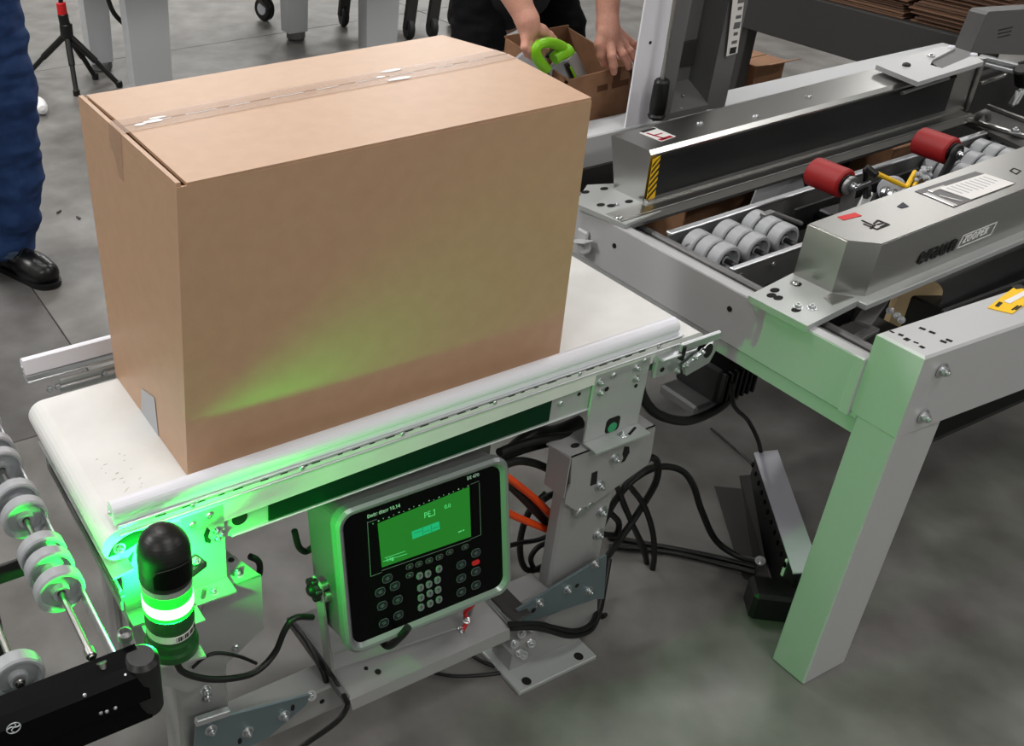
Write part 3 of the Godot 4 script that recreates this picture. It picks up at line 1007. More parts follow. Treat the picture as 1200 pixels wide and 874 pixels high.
# ------------------------------------------------------------------ the two side belt drive units
func build_side_belt_units() -> void:
	var yaw := 0.037
	# rear unit, its dark belt facing the viewer
	var root := thing("side_drive_unit", "far brushed steel drive unit with a dark belt face and hazard stripe", "drive unit", Vector3(2.3, 0.74, -1.6), "side belt units of the sealer")
	var o := Vector3(1.74, 0, -1.562)
	var s := st()
	xprism(s, [Vector2(-1.562, 0.75), Vector2(-1.564, 0.863), Vector2(-1.572, 0.872), Vector2(-1.68, 0.872), Vector2(-1.685, 0.868), Vector2(-1.65, 0.75)], 1.74, 2.95, o, yaw)
	var hs := obj("housing", s, M.steel, root)
	s = st()
	xprism(s, [Vector2(-1.5605, 0.758), Vector2(-1.5615, 0.85), Vector2(-1.566, 0.85), Vector2(-1.566, 0.758)], 1.765, 2.86, o, yaw)
	obj("drive_belt", s, M.belt_dark, root, "dark green-black rubber drive belt")
	s = st()
	xprism(s, [Vector2(-1.559, 0.850), Vector2(-1.561, 0.857), Vector2(-1.57, 0.857), Vector2(-1.57, 0.850)], 1.765, 2.86, o, yaw)
	obj("belt_cover_edge", s, M.void, root)
	s = st()
	xprism(s, [Vector2(-1.550, 0.742), Vector2(-1.550, 0.757), Vector2(-1.562, 0.760), Vector2(-1.562, 0.742)], 1.742, 2.93, o, yaw)
	obj("belt_sill", s, M.steel, root)
	# foot plate with slots and bolts, and the long lip along the front
	s = st()
	yprism(s, [Vector2(1.6058, -1.6339), Vector2(1.6261, -1.4959), Vector2(1.7449, -1.5104), Vector2(1.80, -1.66), Vector2(1.70, -1.70)], 0.739, 0.75)
	var fp := obj("foot_plate", s, M.plate, root)
	s = st()
	xprism(s, [Vector2(-1.50, 0.735), Vector2(-1.50, 0.742), Vector2(-1.515, 0.7512), Vector2(-1.56, 0.7512), Vector2(-1.56, 0.735)], 1.625, 2.92, o, yaw)
	xprism(s, [Vector2(-1.515, 0.748), Vector2(-1.52, 0.752), Vector2(-1.53, 0.752), Vector2(-1.535, 0.748)], 1.64, 2.92, o, yaw)
	obj("front_lip", s, M.steel, root)
	for p in [Vector3(1.6669, 0.7505, -1.6691), Vector3(1.6489, 0.7505, -1.5983), Vector3(1.6658, 0.7505, -1.5838), Vector3(1.7171, 0.7505, -1.5818), Vector3(1.718, 0.7505, -1.6631)]:
		hole(fp, p, Vector3.UP, 0.007, 1.5)
	bolt(fp, Vector3(1.6798, 0.75, -1.5825), Vector3.UP, 0.006)
	screw(fp, Vector3(1.6345, 0.75, -1.5257), Vector3.UP, 0.008)
	# hazard stripe: yellow strip with black bars
	var q := [Vector3(1.7452, 0.7536, -1.5585), Vector3(1.7697, 0.7587, -1.5585), Vector3(1.7629, 0.8603, -1.5585), Vector3(1.7416, 0.8545, -1.5585)]
	s = st()
	sheet(s, q, 0.001)
	var hz := obj("hazard_stripe", s, M.yellow, root, "yellow and black hazard stripe")
	for i in 6:
		var t0 := (i + 0.2) / 6.4
		var t1 := t0 + 0.062
		s = st()
		var up := Vector3(0, 0, 0.0012)
		var l := func(t: float) -> Vector3: return (q[0] as Vector3).lerp(q[3], t) + up
		var r := func(t: float) -> Vector3: return (q[1] as Vector3).lerp(q[2], t) + up
		sheet(s, [l.call(t0), r.call(minf(t0 + 0.17, 1.0)), r.call(minf(t1 + 0.17, 1.0)), l.call(t1)], 0.0006)
		obj("black_bar", s, M.ink, hz)
	# warning label and screws on the top
	s = st()
	var wl := [Vector3(1.7945, 0.8725, -1.6596), Vector3(1.7996, 0.8725, -1.596), Vector3(1.8511, 0.8725, -1.6035), Vector3(1.8511, 0.8725, -1.672)]
	sheet(s, wl, 0.0006)
	var lab := obj("warning_label", s, M.paper, hs, "white warning label with grey and red print")
	s = st()
	sheet(s, [Vector3(1.8024, 0.8733, -1.6652), Vector3(1.8033, 0.8733, -1.6554), Vector3(1.8465, 0.8733, -1.6595), Vector3(1.847, 0.8733, -1.668)], 0.0005)
	obj("label_print", s, M.deep_grey, lab)
	s = st()
	bar(s, Vector3(1.8081, 0.8733, -1.6496), Vector3(1.8194, 0.8733, -1.6006), 0.006, 0.0006, 0.0)
	bar(s, Vector3(1.8082, 0.8733, -1.6311), Vector3(1.8384, 0.8733, -1.6327), 0.004, 0.0006, 0.0)
	bar(s, Vector3(1.8023, 0.8733, -1.6041), Vector3(1.8431, 0.8733, -1.6086), 0.010, 0.0006, 0.0)
	obj("label_print", s, mat(Color(0.62, 0.05, 0.16), 0.6), lab)
	for p in [Vector3(1.9613, 0.872, -1.6377), Vector3(2.1092, 0.872, -1.6075), Vector3(2.333, 0.872, -1.6425)]:
		screw(hs, p, Vector3.UP, 0.008)
	# cover plate on the far end
	s = st()
	yprism(s, [Vector2(2.6452, -1.6929), Vector2(2.6124, -1.5512), Vector2(2.9124, -1.5756), Vector2(2.9482, -1.6246), Vector2(2.7652, -1.592), Vector2(2.7651, -1.6251), Vector2(2.8113, -1.6499), Vector2(2.9635, -1.6879), Vector2(2.9559, -1.7198)], 0.880, 0.892)
	var cv := obj("end_cover", s, M.frame_paint, root)
	s = st()
	yprism(s, [Vector2(2.8115, -1.6552), Vector2(2.9897, -1.7058), Vector2(2.9766, -1.6316), Vector2(2.7713, -1.5941)], 0.879, 0.886)
	obj("hinge_recess", s, M.mid_grey, cv)
	screw(cv, Vector3(2.7054, 0.892, -1.6505), Vector3.UP, 0.010, M.black)
	for p in [Vector3(2.9536, 0.892, -1.6935), Vector3(2.939, 0.892, -1.621)]:
		screw(cv, p, Vector3.UP, 0.009, M.guard)
	bolt(cv, Vector3(2.832, 0.886, -1.6695), Vector3.UP, 0.012)
	s = st()
	xprism(s, [Vector2(-1.556, 0.742), Vector2(-1.556, 0.885), Vector2(-1.68, 0.885), Vector2(-1.68, 0.742)], 2.955, 2.97, o, yaw)
	obj("end_flange", s, M.steel, root)
	s = st()
	tube(s, smooth([Vector3(2.60, 0.858, -1.575), Vector3(2.70, 0.862, -1.58), Vector3(2.80, 0.862, -1.588)], 4), 0.005, 8)
	obj("pull_rod", s, M.zinc, root)

	# near unit with the plain steel flank and the maker's lettering
	root = thing("side_drive_unit", "near brushed steel drive unit with chamfered nose, flank lettering and papers on top", "drive unit", Vector3(2.3, 0.74, -1.1), "side belt units of the sealer")
	s = st()
	yprism(s, [Vector2(1.755, -1.166), Vector2(1.757, -1.08), Vector2(1.80, -1.04), Vector2(2.95, -1.103), Vector2(2.95, -1.235)], 0.75, 0.858)
	hs = obj("housing", s, M.steel, root)
	s = st()
	yprism(s, [Vector2(1.757, -1.1645), Vector2(1.759, -1.0815), Vector2(1.801, -1.042), Vector2(2.949, -1.105), Vector2(2.949, -1.233)], 0.858, 0.8605)
	obj("top_skin", s, M.steel, hs)
	s = st()
	yprism(s, [Vector2(1.6095, -1.1483), Vector2(1.6123, -1.0168), Vector2(1.7753, -1.0353), Vector2(1.80, -1.04), Vector2(1.757, -1.17)], 0.736, 0.75)
	fp = obj("foot_plate", s, M.plate, root)
	s = st()
	bar(s, Vector3(1.775, 0.743, -1.030), Vector3(2.95, 0.743, -1.092), 0.026, 0.0135)
	obj("front_lip", s, M.plate, root)
	s = st()
	sheet(s, [Vector3(1.7257, 0.7502, -1.0732), Vector3(1.7148, 0.7502, -1.0457), Vector3(1.775, 0.7502, -1.0463), Vector3(1.7539, 0.7502, -1.0767)], 0.002)
	obj("fold_tab", s, M.steel, fp)
	for p in [Vector3(1.6691, 0.7505, -1.1377), Vector3(1.6471, 0.7505, -1.1268), Vector3(1.6503, 0.7505, -1.1137), Vector3(1.6425, 0.7505, -1.0663), Vector3(1.726, 0.7505, -1.1338)]:
		hole(fp, p, Vector3.UP, 0.007, 1.5)
	for p in [Vector3(1.6737, 0.75, -1.0576), Vector3(1.6541, 0.75, -1.0719)]:
		bolt(fp, p, Vector3.UP, 0.008)
	screw(fp, Vector3(1.7225, 0.75, -1.1368), Vector3.UP, 0.008)
	# papers, sticker and emblem on the top
	s = st()
	sheet(s, [Vector3(2.0695, 0.861, -1.1654), Vector3(2.0651, 0.861, -1.0779), Vector3(2.2886, 0.861, -1.094), Vector3(2.2727, 0.861, -1.1698)], 0.0006)
	var fr := obj("document_pocket", s, M.mid_grey, root)
	s = st()
	sheet(s, [Vector3(2.1206, 0.8622, -1.1488), Vector3(2.126, 0.8622, -1.0832), Vector3(2.2797, 0.8622, -1.0907), Vector3(2.2736, 0.8622, -1.1503)], 0.0012)
	var pp := obj("instruction_sheet", s, M.paper, fr, "white printed instruction sheet with fold lines")
	for i in 9:
		s = st()
		var t := (i + 0.7) / 9.5
		var p0: Vector3 = (Vector3(2.125, 0.8637, -1.1449) as Vector3).lerp(Vector3(2.267, 0.8637, -1.1447), t)
		var p1: Vector3 = (Vector3(2.1272, 0.8637, -1.0881) as Vector3).lerp(Vector3(2.2698, 0.8637, -1.0922), t)
		bar(s, p0.lerp(p1, 0.05), p0.lerp(p1, 0.6 + 0.3 * rng.randf()), 0.0035, 0.0003, 0.0)
		obj("print_line", s, M.pale_plastic, pp)
	s = st()
	bar(s, Vector3(2.0774, 0.862, -1.1487), Vector3(2.0732, 0.862, -1.0801), 0.012, 0.0015)
	bar(s, Vector3(2.0942, 0.862, -1.1492), Vector3(2.1452, 0.862, -1.1506), 0.010, 0.0015)
	bar(s, Vector3(2.0897, 0.862, -1.1275), Vector3(2.104, 0.862, -1.0864), 0.006, 0.0015)
	obj("pocket_clip", s, M.steel, fr)
	s = st()
	bar(s, Vector3(1.8274, 0.861, -1.1504), Vector3(1.8743, 0.861, -1.1468), 0.016, 0.0008, 0.0)
	obj("red_sticker", s, M.red, hs, "small red sticker")
	s = st()
	for p in [[Vector3(1.8565, 0.861, -1.1256), Vector3(1.855, 0.861, -1.1004)], [Vector3(1.8461, 0.861, -1.114), Vector3(1.8461, 0.861, -1.0883)], [Vector3(1.8377, 0.861, -1.0929), Vector3(1.8626, 0.861, -1.1006)], [Vector3(1.8631, 0.861, -1.1046), Vector3(1.8836, 0.861, -1.1107)], [Vector3(1.8836, 0.861, -1.1107), Vector3(1.8852, 0.861, -1.0881)], [Vector3(1.8852, 0.861, -1.0881), Vector3(1.8442, 0.861, -1.0851)], [Vector3(1.8654, 0.861, -1.099), Vector3(1.8834, 0.861, -1.0977)], [Vector3(1.8611, 0.861, -1.0885), Vector3(1.8796, 0.861, -1.0912)]]:
		bar(s, p[0], p[1], 0.004, 0.0008, 0.0)
	obj("warning_pictogram", s, M.ink, hs, "black line pictogram")
	s = st()
	yprism(s, [Vector2(1.9712, -1.1343), Vector2(1.9996, -1.1418), Vector2(1.9916, -1.123), Vector2(1.9727, -1.1242)], 0.8605, 0.8615)
	obj("emblem", s, mat(Color(0.05, 0.06, 0.16), 0.5), hs, "small dark blue emblem")
	s = st()
	for p in [[Vector3(2.3607, 0.861, -1.1423), Vector3(2.3596, 0.861, -1.127)], [Vector3(2.3596, 0.861, -1.127), Vector3(2.3339, 0.861, -1.1202)], [Vector3(2.3339, 0.861, -1.1202), Vector3(2.3409, 0.861, -1.1373)], [Vector3(2.3409, 0.861, -1.1373), Vector3(2.3607, 0.861, -1.1423)]]:
		bar(s, p[0], p[1], 0.003, 0.0008, 0.0)
	obj("square_mark", s, M.ink, hs)
	# lettering on the flank: heavy black italics, then a white slanted frame with white letters
	var dx := Vector3(1.15, 0, -0.063).normalized()
	var bs := Basis(dx, Vector3(0.24, 1, 0).normalized(), dx.cross(Vector3.UP))
	var at: Vector3 = Vector3(2.0729, 0.7914, -1.057)
	text(hs, "eraun", 0.034, Transform3D(Basis(bs.x * 1.0, bs.y, bs.z), at - dx * 0.062 + bs.z * 0.004), M.ink, "lettering", 800, false)
	text(hs, "ZOOPER", 0.017, Transform3D(bs, at + dx * 0.066 + Vector3(0, 0.001, 0) + bs.z * 0.004), M.white, "lettering", 700, false)
	s = st()
	var c0 := at + dx * 0.008 - Vector3(0, 0.013, 0) + bs.z * 0.0045
	var c1 := c0 + dx * 0.118
	var hgt := bs.y * 0.027
	for e in [[c0, c1], [c1, c1 + hgt], [c1 + hgt, c0 + hgt], [c0 + hgt, c0]]:
		bar(s, e[0], e[1], 0.0006, 0.0026, 0.0, bs.y if absf((e[1] - e[0]).normalized().dot(bs.y)) < 0.9 else dx)
	obj("letter_frame", s, M.white, hs)


# ------------------------------------------------------------------ roller bed between the units
func build_roller_bed() -> void:
	var root := thing("roller_bed", "steel channel with triple grey skate wheels between the two drive units", "roller bed", Vector3(2.3, 0.6, -1.38))
	var s := st()
	bar(s, Vector3(1.715, 0.690, -1.452), Vector3(3.0, 0.702, -1.486), 0.008, 0.07)
	obj("rear_rail", s, M.steel_dark, root)
	s = st()
	bar(s, Vector3(1.715, 0.726, -1.453), Vector3(3.0, 0.738, -1.487), 0.016, 0.006)
	obj("rail_flange", s, M.alu, root)
	s = st()
	bar(s, Vector3(1.735, 0.672, -1.292), Vector3(3.0, 0.682, -1.326), 0.008, 0.07)
	var fr := obj("front_rail", s, M.steel_dark, root)
	s = st()
	bar(s, Vector3(1.735, 0.707, -1.292), Vector3(3.0, 0.717, -1.326), 0.012, 0.006)
	obj("rail_flange", s, M.alu, root)
	bolt(fr, Vector3(1.758, 0.6832, -1.286), Vector3(0, 0, 1), 0.010)
	screw(fr, Vector3(1.8566, 0.6926, -1.286), Vector3(0, 0, 1), 0.005)
	s = st()
	blk(s, Vector3(1.715, 0.62, -1.45), Vector3(3.0, 0.63, -1.29), 0.0)
	obj("bed_floor", s, M.deep_grey, root)
	s = st()
	tube(s, smooth([Vector3(1.7372, 0.7, -1.4221), Vector3(1.7437, 0.715, -1.4078), Vector3(1.779, 0.7, -1.4133)], 4), 0.006, 8)
	obj("end_loop", s, M.steel_dark, root)
	s = st()
	bar(s, Vector3(1.9463, 0.735, -1.4057), Vector3(1.9806, 0.735, -1.4073), 0.014, 0.012)
	bar(s, Vector3(2.0001, 0.725, -1.4212), Vector3(2.0596, 0.7, -1.3821), 0.012, 0.008)
	obj("cross_brace", s, M.steel_dark, root)
	for g in [[1.768, -1.378], [1.862, -1.381], [1.958, -1.386], [2.62, -1.41], [2.715, -1.41], [2.81, -1.415], [2.905, -1.42]]:
		s = st()
		cyl(s, Vector3(g[0], 0.70, g[1] - 0.075), Vector3(g[0], 0.70, g[1] + 0.085), 0.006, 10)
		cyl(s, Vector3(g[0], 0.70, g[1] - 0.045), Vector3(g[0], 0.70, g[1] + 0.042), 0.012, 12)
		obj("axle", s, M.deep_grey, root)
		for k in 3:
			s = st()
			var z: float = g[1] - 0.037 + 0.036 * k
			var xf := Transform3D(frame(Vector3(0, 0, 1)), Vector3(g[0], 0.70, z - 0.0155))
			lathe(s, [Vector2(0.012, 0.004), Vector2(0.025, 0.004), Vector2(0.027, 0.0), Vector2(0.033, 0.0), Vector2(0.036, 0.003), Vector2(0.036, 0.028), Vector2(0.033, 0.031), Vector2(0.027, 0.031), Vector2(0.025, 0.018), Vector2(0.012, 0.018), Vector2(0.010, 0.024), Vector2(0.006, 0.024)], xf, 28)
			obj("skate_wheel", s, M.wheel, root)


# ------------------------------------------------------------------ tape head with red rollers
func build_tape_head() -> void:
	var root := thing("tape_head", "tape head with two red rubber rollers and yellow straps in the middle of the sealer", "tape head", Vector3(2.3, 0.62, -1.38))
	var s: SurfaceTool
	for k in 2:
		var c: Vector3 = [Vector3(2.115, 0.80, -1.385), Vector3(2.495, 0.80, -1.392)][k]
		s = st()
		cyl(s, c - Vector3(0, 0, 0.044), c + Vector3(0, 0, 0.042), 0.033, 26, 0.004)
		var rl := obj("red_roller", s, M.red_rubber, root, "red rubber wipe-down roller")
		s = st()
		cyl(s, c + Vector3(0, 0, 0.0405), c + Vector3(0, 0, 0.045), 0.023, 20, 0.001)
		cyl(s, c + Vector3(0, 0, 0.042), c + Vector3(0, 0, 0.058), 0.009, 12, 0.001)
		obj("roller_hub", s, M.black, rl)
		bolt(rl, c + Vector3(0, 0, 0.058), Vector3(0, 0, 1), 0.009)
		s = st()
		var e: Vector3 = c + [Vector3(0.02, -0.12, 0.052), Vector3(-0.05, -0.13, 0.052)][k]
		bar(s, c + Vector3(0, 0.01, 0.052), e, 0.008, 0.032, 0.003)
		cyl(s, c + Vector3(0, 0, 0.047), c + Vector3(0, 0, 0.057), 0.022, 18, 0.002)
		obj("roller_arm", s, M.steel_dark if k == 0 else M.deep_grey, root)
	s = st()
	bar(s, Vector3(2.1259, 0.79, -1.3292), Vector3(2.1899, 0.79, -1.3369), 0.008, 0.012)
	obj("spring_link", s, M.zinc, root)
	s = st()
	bar(s, Vector3(2.2327, 0.72, -1.353), Vector3(2.1682, 0.83, -1.34), 0.012, 0.02, 0.003)
	bar(s, Vector3(2.164, 0.83, -1.3368), Vector3(2.169, 0.82, -1.3118), 0.014, 0.014, 0.003)
	obj("dancer_arm", s, M.black, root)
	s = st()
	bar(s, Vector3(2.1735, 0.73, -1.329), Vector3(2.2394, 0.745, -1.3617), 0.02, 0.01, 0.002)
	obj("guide_blade", s, M.plate, root)
	s = st()   # side plates of the head
	bar(s, Vector3(2.09, 0.68, -1.336), Vector3(2.55, 0.685, -1.35), 0.008, 0.10, 0.002)
	bar(s, Vector3(2.09, 0.68, -1.43), Vector3(2.55, 0.685, -1.445), 0.006, 0.06, 0.002)
	obj("side_plate", s, M.deep_grey, root)
	for p in [Vector3(2.2891, 0.735, -1.3602), Vector3(2.2899, 0.735, -1.3432), Vector3(2.2949, 0.735, -1.3294), Vector3(2.3258, 0.735, -1.3344)]:
		s = st()
		lathe(s, [Vector2(0, 0), Vector2(0.014, 0), Vector2(0.016, 0.004), Vector2(0.016, 0.012), Vector2(0.010, 0.014), Vector2(0.008, 0.02), Vector2(0, 0.02)], Transform3D(frame(Vector3(0.2, 0.3, 1)), p), 18)
		obj("gear_wheel", s, M.zinc, root)
	s = st()
	cyl(s, Vector3(2.3756, 0.715, -1.3926), Vector3(2.3182, 0.74, -1.359), 0.03, 20, 0.003)
	obj("tape_core", s, M.pale_plastic, root)
	s = st()
	bar(s, Vector3(2.2268, 0.8, -1.3506), Vector3(2.2989, 0.765, -1.3208), 0.014, 0.010, 0.003)
	obj("yellow_strap", s, M.yellow, root)
	s = st()
	bar(s, Vector3(2.2936, 0.765, -1.3127), Vector3(2.3411, 0.79, -1.3316), 0.010, 0.010, 0.003)
	bar(s, Vector3(2.3113, 0.765, -1.3084), Vector3(2.3467, 0.78, -1.3215), 0.008, 0.008, 0.002)
	obj("yellow_strap", s, M.yellow, root)
	s = st()
	for p in [[Vector3(2.3218, 0.775, -1.315), Vector3(2.3882, 0.79, -1.3286)], [Vector3(2.3495, 0.79, -1.3269), Vector3(2.3703, 0.78, -1.3085)], [Vector3(2.3793, 0.79, -1.3393), Vector3(2.3607, 0.77, -1.3068)]]:
		bar(s, p[0], p[1], 0.012, 0.008, 0.002)
	var lk := obj("link_plate", s, M.pale_plastic, root)
	for p in [Vector3(2.3236, 0.79, -1.3129), Vector3(2.3586, 0.795, -1.3139), Vector3(2.3329, 0.785, -1.2988), Vector3(2.3248, 0.77, -1.2715)]:
		bolt(lk, p, Vector3(-0.1, 0.6, 0.8), 0.007)
	s = st()
	blk(s, Vector3(2.16, 0.64, -1.42), Vector3(2.5, 0.70, -1.35), 0.004)
	obj("head_body", s, M.black, root)


# ------------------------------------------------------------------ mast behind the rear unit
func build_mast() -> void:
	var root := thing("lift_mast", "upright grey channel mast with a white left face and a printed label on its edge", "mast", Vector3(2.1, 0.8, -1.88))
	var s := st()
	hexa(s, [Vector3(1.94, 0.80, -1.842), Vector3(2.03, 0.80, -1.842), Vector3(2.03, 0.80, -1.847), Vector3(1.94, 0.80, -1.847), Vector3(1.925, 1.75, -1.842), Vector3(2.022, 1.75, -1.842), Vector3(2.022, 1.75, -1.847), Vector3(1.925, 1.75, -1.847)])
	var wf := obj("white_face", s, M.guard, root)
	hole(wf, Vector3(1.9736, 1.0083, -1.8415), Vector3(0, 0, 1), 0.004)
	# channel section seen from above, open to the viewer
	s = st()
	yprism(s, [Vector2(2.032, -1.842), Vector2(2.075, -1.83), Vector2(2.08, -1.835), Vector2(2.08, -1.915), Vector2(2.215, -1.915), Vector2(2.215, -1.84), Vector2(2.272, -1.83), Vector2(2.272, -1.836), Vector2(2.222, -1.846), Vector2(2.222, -1.922), Vector2(2.032, -1.922)], 0.80, 1.75)
	obj("channel", s, M.mid_grey, root)
	s = st()
	hexa(s, [Vector3(2.08, 0.80, -1.835), Vector3(2.215, 0.80, -1.835), Vector3(2.215, 0.80, -1.915), Vector3(2.08, 0.80, -1.915), Vector3(2.08, 0.815, -1.835), Vector3(2.215, 0.815, -1.835), Vector3(2.215, 0.86, -1.915), Vector3(2.08, 0.86, -1.915)])
	var ft := obj("channel_foot", s, M.mid_grey, root)
	screw(ft, Vector3(2.1569, 0.8382, -1.87), Vector3(0, 1, 0.5), 0.005)
	screw(ft, Vector3(2.1249, 0.818, -1.8423), Vector3.UP, 0.004)
	s = st()
	bar(s, Vector3(2.2337, 0.8258, -1.9), Vector3(2.2778, 0.8035, -1.88), 0.02, 0.015)
	obj("foot_block", s, M.mid_grey, ft)
	s = st()
	blk(s, Vector3(2.095, 0.96, -1.916), Vector3(2.13, 1.75, -1.9135), 0.0)
	obj("lead_slot", s, M.void, root)
	s = st()
	blk(s, Vector3(2.13, 0.96, -1.916), Vector3(2.142, 1.75, -1.904), 0.002)
	obj("slot_strip", s, M.steel_dark, root)
	s = st()
	blk(s, Vector3(2.08, 0.90, -1.916), Vector3(2.215, 0.965, -1.908), 0.001)
	obj("inner_plate", s, M.dark_paint, root)
	# printed label on the right flange
	s = st()
	sheet(s, [Vector3(2.2348, 0.9396, -1.829), Vector3(2.2731, 0.9427, -1.829), Vector3(2.2472, 1.139, -1.829), Vector3(2.2051, 1.1438, -1.829)], 0.0006)
	var lb := obj("printed_label", s, M.paper, root, "long white label with lines of small print")
	for i in 8:
		var p: Vector3 = (Vector3(2.2387, 0.9524, -1.8278) as Vector3).lerp(Vector3(2.2251, 1.1216, -1.8278), i / 8.0)
		s = st()
		bx(s, p + Vector3(0.015, 0, 0), Vector3(0.022 - 0.004 * (i % 3), 0.008 if i % 3 else 0.016, 0.0005), Basis(), 0.0)
		obj("print_line", s, M.mid_grey if i else M.deep_grey, lb)
	s = st()
	blk(s, Vector3(2.274, 0.82, -1.87), Vector3(2.30, 1.75, -1.85), 0.004)
	obj("guide_post", s, M.steel, root)
	# crank with a black grip
	var cr := thing("crank_handle", "black ribbed crank grip on a thin steel rod beside the white mast face", "handle", Vector3(2.0003, 0.8327, -1.8))
	s = st()
	var a: Vector3 = Vector3(1.9955, 0.8292, -1.8)
	var b: Vector3 = Vector3(1.9918, 0.9247, -1.8)
	var up := (b - a).normalized()
	lathe(s, [Vector2(0, 0), Vector2(0.019, 0), Vector2(0.022, 0.006), Vector2(0.019, 0.012), Vector2(0.0205, 0.03), Vector2(0.019, 0.08), Vector2(0.0185, 0.092), Vector2(0.015, 0.098), Vector2(0, 0.098)], Transform3D(frame(up), a), 22)
	obj("grip", s, M.black, cr)
	s = st()
	cyl(s, a + up * 0.09, a + up * 0.5, 0.005, 10)
	obj("rod", s, M.steel, cr)


# ------------------------------------------------------------------ exit end of the sealer
func build_exit_unit() -> void:
	var root := thing("exit_unit", "grey sheet-metal exit section with a sloping cover at the far right end of the sealer", "machine section", Vector3(3.3, 0.6, -1.6))
	var s := st()
	var fr := Transform3D(Basis(Vector3.UP, -0.10), Vector3(0, 0, 0))
	prism(s, [Vector2(3.15, 0.835), Vector2(3.165, 0.94), Vector2(3.175, 0.948), Vector2(3.7, 0.90), Vector2(3.7, 0.74)], 0.05, Transform3D(Basis(), Vector3(0, 0, -1.80)))
	var cv := obj("sloping_cover", s, M.mid_grey, root)
	for i in 3:
		s = st()
		bx(s, Vector3(3.285 + 0.003 * i, 0.885 - 0.011 * i, -1.7495), Vector3(0.07 - 0.006 * i, 0.004, 0.0006), Basis(), 0.0)
		obj("faint_print", s, M.dark_paint, cv)
	s = st()
	bar(s, Vector3(3.1126, 0.8433, -1.7), Vector3(3.1672, 0.8298, -1.62), 0.02, 0.012, 0.003)
	bar(s, Vector3(3.1226, 0.825, -1.69), Vector3(3.1654, 0.8132, -1.62), 0.02, 0.012, 0.003)
	obj("cross_rail", s, M.alu, root)
	s = st()
	tube(s, smooth([Vector3(3.0854, 0.7806, -1.66), Vector3(3.175, 0.786, -1.66), Vector3(3.1946, 0.7928, -1.66), Vector3(3.1853, 0.809, -1.66)], 4), 0.006, 8)
	obj("bent_rod", s, M.steel, root)
	s = st()
	cyl(s, Vector3(3.1496, 0.8308, -1.6), Vector3(3.1868, 0.7815, -1.6), 0.02, 14, 0.004)
	obj("black_knob", s, M.black, root)
	s = st()
	bar(s, Vector3(3.3612, 0.9043, -1.8), Vector3(3.4735, 0.8821, -1.8), 0.08, 0.02, 0.005)
	obj("cover_handle", s, M.guard, root)
	s = st()
	blk(s, Vector3(3.0, 0.45, -1.80), Vector3(3.7, 0.74, -1.76), 0.0)
	obj("inner_back", s, M.deep_grey, root)
	s = st()
	tube(s, smooth([Vector3(2.8728, 0.76, -1.5214), Vector3(2.8459, 0.785, -1.5013), Vector3(2.8654, 0.785, -1.4978), Vector3(2.8917, 0.76, -1.5035)], 4), 0.008, 8)
	obj("hose_loop", s, M.mid_grey, root)
	s = st()
	yprism(s, [Vector2(2.8854, -1.5637), Vector2(3.0514, -1.5948), Vector2(2.9926, -1.4303), Vector2(2.8163, -1.3241)], 0.73, 0.742)
	obj("exit_plate", s, M.dark_paint, root)
	for p in [[Vector3(2.88, 0.748, -1.5478), Vector3(2.8906, 0.748, -1.3711)], [Vector3(3.0272, 0.748, -1.5887), Vector3(2.9997, 0.748, -1.4368)]]:
		s = st()
		bar(s, p[0], p[1], 0.008, 0.012, 0.002)
		obj("exit_edge", s, M.steel, root)
	bolt(root, Vector3(2.8748, 0.755, -1.4208), Vector3.UP, 0.011)
	for p in [Vector3(3.4011, 0.644, -1.72), Vector3(3.4163, 0.6468, -1.72)]:
		s = st()
		bar(s, p, p + Vector3(0.02, 0.045, 0), 0.02, 0.014, 0.004)
		obj("clip", s, M.alu, root)


